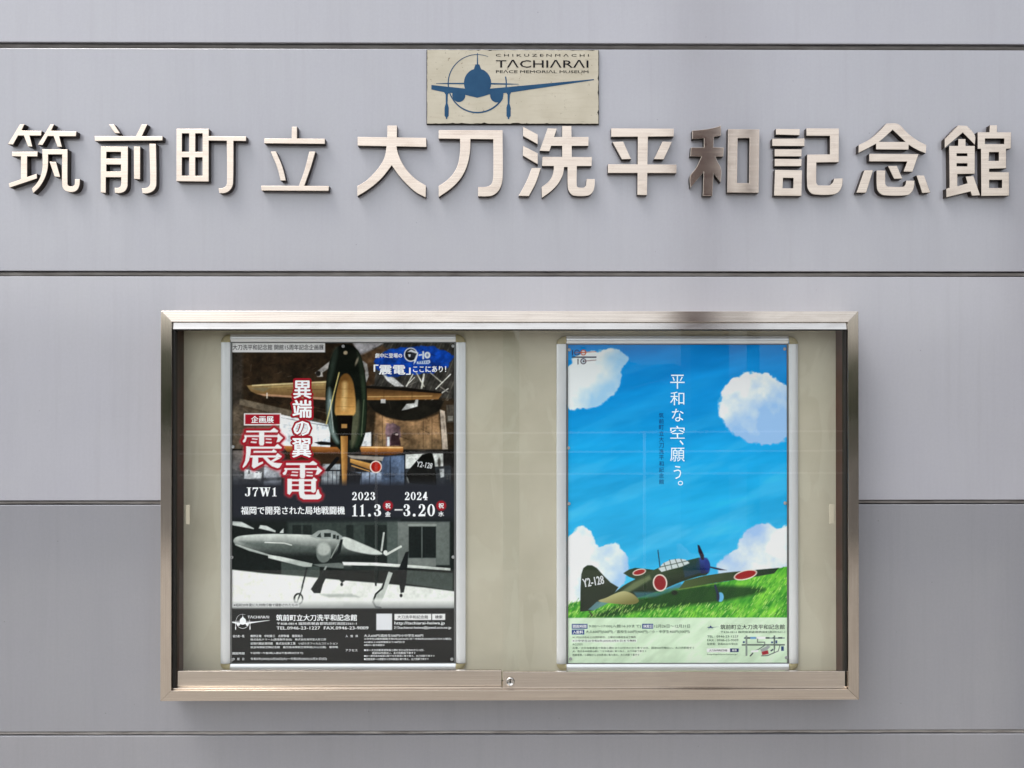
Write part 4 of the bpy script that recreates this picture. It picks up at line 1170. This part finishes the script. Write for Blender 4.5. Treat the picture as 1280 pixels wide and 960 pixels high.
    B.img = B.img * (0.91 + 0.18 * gr) + (B.noise(2.0, oct=2)[..., None] - .5) * .05
    B.img = np.clip((B.img - .5) * 1.05 + .495, 0, 1)
    B.rect(286, 748, 572, 764, ((228,230,226),(96,100,102),(400,750),(400,761)), .75, 4)
    C.img = C.img * (1 - m) + B.img * m
    m = np.clip((C.Y - 759) / 2.2, 0, 1)[..., None]
    C.img = C.img * (1 - m) + (np.array((27, 29, 29)) / 255.) * m
    # --- printed panels
    C.rect(288, 428.5, 406.5, 440.5, (232, 234, 236))
    C.rect(305.5, 516.6, 351.6, 531.6, (232, 226, 226)); C.rect(307, 518, 350.2, 530.2, (150, 20, 36))
    outlined(C, [[ZX(p) for p in q] for q in SHIN], (236, 236, 238), (150, 18, 34), 2.6, (190, 60, 70))
    outlined(C, [[ZX(p) for p in q] for q in DEN], (236, 236, 238), (150, 18, 34), 2.6, (190, 60, 70))
    for x in (485, 551.5): C.ell(x, 632, 6.4, 6.4, (150, 22, 34), 1, 1.6)
    C.rect(493.4, 636.3, 503.4, 638.0, (236, 238, 240))
    C.rect(470.6, 766.6, 490.2, 787.0, (214, 216, 220))
    C.rect(493.2, 766.9, 539.2, 774.6, (236, 236, 236)); C.rect(540.2, 766.9, 556.6, 774.6, (226, 228, 230))
    C.rect(290.6, 752.8, 374.5, 758.2, (206, 208, 208), .85, 1)
    C.ell(513.5, 443.4, 8.6, 8.8, (226, 230, 236)); C.ell(513.5, 443.4, 7.2, 7.4, (16, 18, 24))
    C.poly([(509,440),(514,437),(521,440),(523,441),(520,452),(517,456),(518,448),(511,446),(510,443),(515,443),(514,440)], (226, 230, 236), .95, .7); C.poly([(514,440),(521,442),(518,449),(512,450)], (20, 22, 30), .9, .8)
    C.poly([(521,452),(537,450),(538,453),(536,455),(521,455)], (214, 222, 236), .95, 1.2)
    for k in range(5): C.rect(523 + k * 2.8, 451.6, 524.6 + k * 2.8, 453.8, (40, 80, 150), .8)
    C.ell(534.2, 444.0, 3.8, 4.2, (226, 232, 240)); C.ell(534.2, 444.0, 1.6, 2.0, (120, 140, 180)); C.line([(529,440),(529,448)], 2.2, (226, 232, 240)); C.line([(524,444),(527,443.5)], 1.8, (226, 232, 240))
    # sheet edges a little soiled
    C.img *= (0.97 + 0.06 * C.noise(60, oct=2)[..., None])
    return C

def paint_sky():
    C = Canvas(707.5, 426.6, 988.2, 831.0)
    y = ((C.Y - 433) / 340)[..., None]
    c0, c1, c2 = np.array((2, 130, 208)) / 255., np.array((28, 164, 220)) / 255., np.array((64, 180, 226)) / 255.
    t = np.clip(y * 1.9, 0, 1); u = np.clip((y - .5) * 2.0, 0, 1)
    C.img = (c0 * (1 - t) + c1 * t) * (1 - u) + c2 * u
    w = C.noise(70, 16, 4, ang=-14)[..., None]
    C.img = C.img + (w - .5) * 0.13 * np.array((.6, 1, 1))
    wis = np.clip((C.noise(90, 22, 4, ang=-22) - .55) * 2.4, 0, .35)[..., None] * np.clip(y * 1.2, 0, 1)
    C.img = C.img * (1 - wis) + np.array((120, 200, 236)) / 255. * wis
    def cloud(pts, bright, shade, sun, soft=2.2, rough=3.5):
        pts = smooth_outline_all(pts)
        sl = C.win(pts, 9)
        d = C.sd(pts, sl) + (C.noise(7, oct=3)[sl] - .5) * 2 * rough
        n = C.noise(24, oct=4)[sl]
        a = np.clip(.5 + d / soft, 0, 1) * .97
        lx, ly = sun
        xx, yy = C.X[sl], C.Y[sl]
        g = np.clip(((xx - xx.mean()) * lx + (yy - yy.mean()) * ly) / 40 + .5 + (n - .5) * 2.0, 0, 1)[..., None]
        c = np.array(shade) / 255. * (1 - g) + np.array(bright) / 255. * g
        C.img[sl] = C.img[sl] * (1 - a[..., None]) + c * a[..., None]
    cloud([(706,464),(714,455),(720,446),(735,439),(752,438),(770,435.5),(781,441),(785,450),(778,461),(778,474),(772,488),(762,499),(748,509),(730,512),(712,511),(706,500)], (228,231,232), (160,200,236), (-.8, -.6))
    cloud([(900,502),(903,489),(914,476),(930,467),(947,465),(964,469),(977,478),(990,492),(992,540),(980,550),(962,555.5),(942,554),(926,547),(912,538),(901,524),(898,512)], (232,233,234), (150,186,230), (-.3, -.9))
    cloud([(704,690),(712,672),(720,661),(729,658),(738,664),(743,678),(750,684),(760,679),(772,680),(780,690),(785,704),(784,722),(770,738),(735,752),(704,760)], (234,236,238), (160,192,234), (-.7, -.2))
    cloud([(897,716),(899,704),(906,696),(918,688),(926,676),(932,664),(945,657),(960,656),(972,662),(990,660),(994,716),(940,722),(905,722)], (232,233,238), (160,188,228), (.5, .4), 3)
    # grass
    G = [(704,760),(716,753),(735,750),(790,742),(850,734),(900,728),(935,722),(958,715),(975,710),(992,707),(992,774),(704,774)]
    st = C.noise(3.2, 14, 3, ang=35); st2 = C.noise(20, oct=3)
    col = np.array((74, 160, 44)) / 255. + (st[..., None] - .5) * np.array((.5, .42, .16)) + (st2[..., None] - .5) * np.array((.35, .3, .1))
    C.poly(G, np.clip(col, 0, 1), 1, 1.0, rough=1.0, rs=2)
    rs = np.random.RandomState(4)
    C.poly([(735,771),(752,764),(800,748),(852,736),(890,732),(952,735),(948,742),(900,752),(860,757),(800,764),(765,771)], (10, 50, 14), .86, 5, sm=True)
    for k in range(760):
        x = rs.uniform(708, 988); yy = rs.uniform(722 if x > 930 else 752, 772)
        L = rs.uniform(1.5, 4.5); b = rs.rand()
        if 760 < x < 935 and yy < 757: continue
        C.line([(x, yy), (x + L * .7, yy - L)], .7, (170, 210, 100) if b < .45 else ((216, 230, 150) if b < .6 else (36, 110, 24)), .75, .8)
    # aeroplane
    C.poly([(779,716.5),(786,712),(794,709.8),(806,711),(822,713),(812,720),(796,724.5),(786,721)], (40, 58, 34), 1, .8)
    C.ell(799, 715.2, 8.6, 4.0, (224,212,200), 1, .7, -14); C.ell(799, 715.2, 7.2, 2.9, (146,26,28), 1, .7, -14)
    C.poly([(764,746),(778,733),(794,724),(812,715),(826,709),(846,704),(866,699),(876,697.5),(884,702),(887,710),(884,718),(872,721),(850,728),(826,738),(800,746),(776,752)], ((54,74,46),(16,30,16),(826,706),(836,738)), 1, .8, sm=True)
    C.poly([(770,744),(792,728),(812,719),(814,724),(796,735),(776,746)], (120,132,92), .7, 3)
    C.poly([(792,740),(824,740),(850,729),(856,733),(820,746),(796,748)], (52,104,120), .75, 3)
    C.poly([(848,737),(856,726),(880,720),(906,716),(940,713),(974,710),(968,717),(940,722),(906,727),(880,731)], ((66,82,40),(30,48,34),(856,735),(960,712)), 1, .9)
    C.line([(848,737),(900,729)], 1.0, (150,150,80), .6)
    C.ell(932, 718.8, 15.0, 6.0, (226,214,204), 1, .7, -14); C.ell(932, 718.8, 13.4, 4.6, (146,24,26), 1, .7, -14)
    C.ell(879, 707, 8.8, 10.4, ((48,74,150),(16,24,66),(880,697),(878,717)), 1, .8, -10); C.poly([(852,703),(874,697.5),(876,716),(856,722)], ((34,62,52),(20,52,82),(860,700),(864,720)), .8, 2)
    C.ell(884, 707, 3.4, 9.2, (34,48,120), .8, 1.5, -8)
    C.poly([(872,681),(874.5,682),(880,694),(880,700),(877,700),(873,690)], (38,28,42), 1, .8); C.poly([(887,708),(897,710),(909,713),(900,713),(888,710)], (46,44,60), 1, .8)
    C.poly([(823,711),(829,704),(838,700),(848,698.5),(857,699.5),(862,704),(852,708.5),(838,712),(827,715)], (196,206,206), 1, .8)
    for a, b in (((830,704),(833,713)),((837,700),(840,711)),((844,699),(848,709)),((851,699),(855,707)),((825,709),(860,701))): C.line([a, b], 1.0, (58,74,64), .9)
    C.line([(822.4,688),(825,709)], 1.1, (34,36,44))
    C.ell(825, 728.6, 9.0, 10.8, (226,214,204), 1, .8, -6); C.ell(825, 728.6, 7.4, 9.2, (132,20,26), 1, .8, -6)
    C.poly([(725,764.5),(725.5,735),(726.5,718),(729,710),(734,706.5),(740,706.5),(746,710),(754,719),(763,728),(773,734),(766,744),(752,752),(742,763)], ((42,54,36),(24,36,24),(735,708),(745,762)), 1, .8)
    C.poly([(735,762),(746,752),(764,752),(752,758),(742,763)], (92,132,140), .9, 1.2)
    C.poly([(748,751.5),(758,747),(770,741.5),(780,739),(790,742),(797,748),(798,752.5),(790,755.5),(772,755)], ((176,172,122),(112,108,60),(775,740),(780,756)), 1, .8, sm=True)
    C.line([(894,732),(897,742)], 2.6, (26,36,70)); C.ell(900.5, 746.5, 4.2, 6.0, (96,170,214), 1, .9); C.ell(897.5, 746, 2.0, 6.2, (24,34,60), 1, 1)
    C.ell(843, 741, 4, 3, (14,24,16), .9, 2); C.line([(737,765),(740,769)], 1.6, (60,50,40))
    # pale information strip
    C.rect(704, 772.2, 992, 836, (200, 222, 194))
    n = C.noise(26, 8, 4, ang=-40)[..., None]
    m = np.clip((C.Y - 772) / 1.0, 0, 1)[..., None]
    C.img = C.img + (n - .5) * .17 * m
    for r in ((714.6,779.8,734.2,785.8),(802.6,779.8,816.4,785.8),(714.6,786.9,730.2,792.9)): C.rect(*r, (30, 60, 124))
    C.rect(714.6, 799.2, 796, 802.8, (226, 236, 228), .7)
    C.rect(883.6, 810.8, 912.6, 815.2, (238,240,240)); C.rect(912.6, 810.8, 923.4, 815.2, (24, 40, 92))
    # route map
    C.rect(930, 797.2, 981, 798.4, (90,110,120)); 
    for x0, x1 in ((931,938),(948,952),(957,962),(966,969),(973,978)): C.rect(x0, 796.8, x1, 798.6, (24,32,50))
    C.rect(938,796.4,945,798.8,(90,140,190)); C.rect(946,796.0,957,799.0,(238,240,242))
    C.rect(927.5, 805.6, 981, 807.0, (40,48,52)); C.rect(932, 794.6, 934.2, 820, (120,132,126)); C.rect(967.2, 794.6, 969, 812, (84,96,92))
    C.line([(947,799),(947,803),(956,803),(956,807),(948,812),(940,815)], 1.0, (70,80,80)); C.line([(968,812),(968,816),(960,819.5),(952,820)], 1.0, (60,70,70)); C.line([(975,807),(973,814),(966,817)], .9, (70,80,80))
    C.poly([(950,812),(960,807),(963.5,808.5),(958,813.5),(952,815)], (150,156,156)); C.poly([(952,815),(960,813),(961,817.5),(953,819)], (150,24,40))
    C.poly([(939,813.5),(948,812.5),(948,815),(939,815.6)], (238,240,240)); C.line([(938,820),(941,816.8)], 1.4, (30,34,40))
    for r in ((976.5,808.2,980,813.8),(928.6,801.8,931,804),(964,802.2,966.6,804.2),(969.6,800.8,971.6,804.6)): C.rect(*r, (26,54,104))
    C.poly([(963,813.5),(966,811.2),(967,812.6),(964.4,814.6)], (24,36,60))
    # anniversary mark
    C.line([(715.6,438),(715.6,444)], 1.2, (20,30,60)); C.line([(722.5,449),(722.5,455)], 1.2, (20,24,40)); C.rect(715, 445.6, 745.4, 447.2, (16,20,36))
    for cx, cy, k in ((721.2,440.8,(36,52,96)),(729.2,440.6,(186,74,40)),(729.2,451.6,(60,48,60))):
        C.ell(cx, cy, 3.7, 3.7, k); C.ell(cx, cy, 2.6, 2.6, (206,218,226) if cx > 725 else (40,120,190))
    C.rect(726, 439.8, 732.4, 441.2, (196, 90, 56), .9); C.line([(719,441),(745,439.6)], .8, (190,84,50), .8); C.line([(729,451.6),(745,450)], .9, (120,84,76), .8); C.rect(728.4,450.4,730.2,452.6,(50,44,50))
    return C

def posters():
    d = PD
    e = empty('poster', (P(428, 0, d)[0], -d, P(0, 830, d)[1]))
    tag(e, 'dark poster with fighter aircraft photographs and big white 震電 lettering', 'poster')
    C = paint_fighter()
    C.mesh('printed_sheet', d, PRINT, e, GAIN)
    d1, d2 = d + LY, d + 2 * LY
    T = lambda mat, body, x0, y0, x1, y1, bold=0.02, name='lettering', dd=d2, **k: text(e, name, mat, body, (x0, y0, x1, y1), dd, bold, **k)
    T(DARK, '大刀洗平和記念館 開館15周年記念企画展', 291.5, 430.8, 404.8, 437.6, .004)
    for ch, x0, y0, x1, y1 in (('異', 367.5, 476, 389, 498), ('端', 366.5, 500, 389.5, 522), ('の', 367.5, 526.5, 388, 544.5), ('翼', 366, 548, 389, 571.5)):
        T(RED, ch, x0 - 1.3, y0 - 1.3, x1 + 1.3, y1 + 1.3, .085, 'title_outline', d1)
        T(WHITE, ch, x0, y0, x1, y1, .028, 'title')
    T(WHITE, '企画展', 314.6, 520, 342.4, 528.6, .025)
    serif(e, 'J7W1', [(306.8,609,314.6,620.2),(316,609,323.6,620.2),(324.6,609,338.6,620.2),(340,609,347,620.2)], d1, WHITE)
    serif(e, '2023', [(440 + k * 7.6, 614.8, 446.8 + k * 7.6, 625) for k in range(4)], d1, WHITE)
    serif(e, '2024', [(505.8 + k * 7.5, 614.8, 512.4 + k * 7.5, 625) for k in range(4)], d1, WHITE)
    serif(e, '11.3', [(439.6,630,447.6,645.2),(449,630,457,645.2),(459.6,629,464.4,645.6),(467,630,477.2,645.2)], d1, WHITE)
    serif(e, '3.20', [(503.8,630,513.6,645.2),(515.4,629,520.2,645.6),(522.6,630,532.6,645.2),(534,630,544,645.2)], d1, WHITE)
    T(WHITE, '福岡で開発された局地戦闘機', 302, 632.8, 431.2, 642.8, .022)
    for x, b in ((485, '金'), (551.5, '水')):
        T(WHITE, '祝', x - 3.2, 628.8, x + 3.2, 635.2, .02); T(WHITE, b, x - 3.4, 639.2, x + 3.4, 645.4, .03)
    T(DARK, '※昭和20年夏に九州飛行機で撮影されたもの', 293, 753.8, 373, 757.4, .0, 'fine_print')
    T(WHITE, '劇中に登場の', 469, 441.6, 502.6, 447.4, .03)
    T(WHITE, '「震電」', 467.5, 456, 513, 468.2, .035); T(WHITE, 'ここにあり！', 516.5, 457.6, 557.5, 465.2, .03)
    T(GREY, 'Y2-128', 521.2, 577.6, 540.4, 584.6, .02, rot=8, shear=.1)
    flat('aeroplane_emblem', [[(291 + (p[0] - 100) * .0432, 766.5 + (p[1] - 84) * .0455) for p in q] for q in LOGO], d1, WHITE, e)
    T(WHITE, 'TΛCHIΛRΛI', 310.4, 768.8, 337, 772.2, .02, 'fine_print')
    T(WHITE, '筑前町立大刀洗平和記念館', 346, 767.4, 446.4, 775.4, .025)
    T(WHITE, '〒838-0814 福岡県朝倉郡筑前町高田2561-1', 347, 777, 446, 780.6, .01, 'fine_print')
    T(WHITE, 'TEL.0946-23-1227  FAX.0946-23-9009', 346.4, 782.4, 460.8, 786.2, .02, 'fine_print')
    T(DARK, '大刀洗平和記念館', 497, 768.6, 535, 773.0, .005); T(DARK, '検索', 544, 768.6, 553, 773.0, .01)
    T(WHITE, 'http://tachiarai-heiwa.jp', 493.4, 776.4, 556, 781.2, .015, 'fine_print'); T(WHITE, '✉tachiarai-heiwa@jewel.ocn.ne.jp', 493.2, 782.2, 564, 786.4, .01, 'fine_print')
    F = lambda b, x0, y0, x1, h=3.1: T(WHITE, b, x0, y0, x1, y0 + h, .012, 'fine_print')
    F('協力者一覧', 292, 792.8, 306.4); F('鶴野正敬　中村泰三　古野智雄　猪俣祐之', 314, 792.6, 379.2)
    F('株式会社ドリーム(震電製作会社)　株式会社海洋堂人形工房', 314, 797.2, 408); F('近現代戦史資料館　株式会社東工業　いばらきフィルムコミッション', 314, 802, 422.6)
    F('筑波海軍航空隊記念館　鹿児島海軍航空資料館(大山公園)　敬称略', 314, 806.8, 423)
    F('開館時間', 291.6, 814.2, 306.4); F('午前9時～午後5時(入館は午後4時30分まで)', 314, 814.0, 379.4)
    F('休　館　日', 291.6, 821.2, 306); F('令和5年(2023)12月26日(火)～令和5年(2023)12月31日(日)', 314, 821.0, 409, 3.6)
    F('入　館　料', 432.4, 792.8, 447.8); F('大人600円/高校生500円/小中学生400円', 455.4, 792.2, 529, 3.6)
    F('小中学生は無料期間(令和5年(2023)4月1日～令和6年(2024)3月31日の土曜日)', 455.4, 796.8, 564, 2.9); F('※65歳以上は証明書提示で100円引き', 455.4, 800.8, 506, 2.4); F('※障がい者手帳提示', 455.4, 804.6, 481, 2.4)
    F('アクセス', 432.4, 810.6, 447.2); F('●車＝大分自動車道筑後小郡ICまたは甘木ICから15分、', 455.4, 810.6, 530.4, 2.8); F('国道500号線沿い、太刀洗駅前下車すぐ', 465.6, 814.2, 519.6, 2.8)
    F('●JR＝鹿児島本線基山駅で甘木鉄道に乗り換え、太刀洗駅下車すぐ', 455.4, 818, 543.4, 2.8); F('●西鉄電車＝小郡駅から甘木鉄道に乗り換え、太刀洗駅下車すぐ', 455.4, 821.8, 536, 2.8)
    tacks(e, ((429.2, 433.0), (566.2, 432.6), (292.0, 558.4), (290.8, 696.0), (565.0, 823.4), (291.4, 823.4), (566.6, 696)), d)

    e = empty('poster', (P(848, 0, d)[0], -d, P(0, 830, d)[1]))
    tag(e, 'bright blue sky poster with painted green aeroplane parked on grass', 'poster')
    C = paint_sky()
    C.mesh('printed_sheet', d, PRINT, e, GAIN)
    T = lambda mat, body, x0, y0, x1, y1, bold=0.0, name='lettering', dd=d2, **k: text(e, name, mat, body, (x0, y0, x1, y1), dd, bold, **k)
    for ch, x0, y0, x1, y1 in (('平',838,468.4,856,486),('和',838,489.6,855.6,506.6),('な',840,511,854.6,527),('空',838,532.4,856,548.4),('、',849.6,550.4,854.6,556.4),('願',838,559.8,856,577),('う',842.2,582.4,851.6,599),('。',847.4,601,854,607)):
        T(CREAM, ch, x0, y0, x1, y1, .0, 'headline')
    for k, ch in enumerate('筑前町立大刀洗平和記念館'):
        T(NAVY, ch, 823.8, 516.2 + k * 7.55, 829.8, 522.2 + k * 7.55, .0, 'subtitle')
    T(GREY, 'Y2-128', 728.4, 721.4, 754.6, 732.0, .03, rot=-10)
    F = lambda m, b, x0, y0, x1, h=3.0, bo=.004: T(m, b, x0, y0, x1, y0 + h, bo, 'fine_print')
    F(WHITE, '開館時間', 716, 780.8, 732.8, 4, .02); F(TEAL, '9:00～17:00(入館16:30まで)', 736, 780.6, 801, 4.4); F(WHITE, '休館日', 804, 780.8, 815.2, 4, .02); F(TEAL, '12月26日～12月31日', 818, 780.6, 862.4, 4.2)
    F(WHITE, '入館料', 716, 787.9, 728.8, 4, .02); F(TEAL, '大人600円(500円)／高校生500円(400円)／小・中学生400円(300円)', 732, 787.6, 862, 4.4)
    F(DARK, '※( )内は15名以上の団体割引、土曜日は高校生以下無料', 715.6, 795, 795); F(DARK, '※小中学生は令和6年(2024)3月31日まで無料', 715.6, 799.5, 795); F(TEAL, 'ACCESS', 715.6, 804.2, 728, 2.2)
    F(TEAL, 'お車／大分自動車道で筑後小郡ICまたは甘木ICから車で15分、国道500号線沿い、太刀洗駅前すぐ', 715.6, 808.4, 868, 2.8); F(TEAL, 'JR／鹿児島本線基山駅にて甘木鉄道に乗り換え、太刀洗駅下車すぐ', 715.6, 812.6, 808, 2.8); F(TEAL, '西鉄電車／小郡駅から甘木鉄道に乗り換え、太刀洗駅下車すぐ', 715.6, 817, 799, 2.8)
    flat('aeroplane_emblem', [[(884 + (p[0] - 100) * .0138, 781 + (p[1] - 84) * .0136) for p in q] for q in LOGO], d1, NAVY, e)
    F(DARK, '筑前町立大刀洗平和記念館', 900.6, 780.8, 981, 6, .01); F(TEAL, '〒838-0814 福岡県朝倉郡筑前町高田2561-1', 901, 788.8, 981.4, 2.8)
    F(TEAL, 'TEL : 0946-23-1227', 884, 794.4, 923, 2.6); F(TEAL, 'FAX : 0946-23-9009', 884, 799, 923, 2.6); F(TEAL, '駐車場：普通42台/大型5台', 884, 803.6, 922, 2.8)
    F(DARK, '大刀洗平和記念館', 886.5, 811.6, 909, 2.8); F(WHITE, '検索', 915, 811.6, 921, 2.8); F(TEAL, 'http://tachiarai-heiwa.jp/', 884, 817, 922, 2.4)
    tacks(e, ((711.4, 437.2), (981.2, 436.2), (710.4, 560.0), (711.0, 629.6), (981.6, 629.0), (983, 822), (713, 823)), d)

def tacks(parent, pts, d):
    for px, py in pts:
        cx, cz = P(px, py, d)
        bm = bmesh.new(); rows = []
        for r_, h_ in ((.0036, .0003), (.0036, .0012), (.0029, .0020), (.0019, .0015), (.0, .0015)):
            rows.append([bm.verts.new((cx + r_ * math.cos(i * math.tau / 16), -d - h_ - .0004, cz + r_ * math.sin(i * math.tau / 16))) for i in range(16)])
        for i in range(len(rows) - 1):
            for j in range(16): bm.faces.new((rows[i][j], rows[i][(j + 1) % 16], rows[i + 1][(j + 1) % 16], rows[i + 1][j]))
        bmesh.ops.remove_doubles(bm, verts=bm.verts[:], dist=1e-6)
        from_bm('tack', bm, M['clear'], parent, True)

posters()
flush_text()
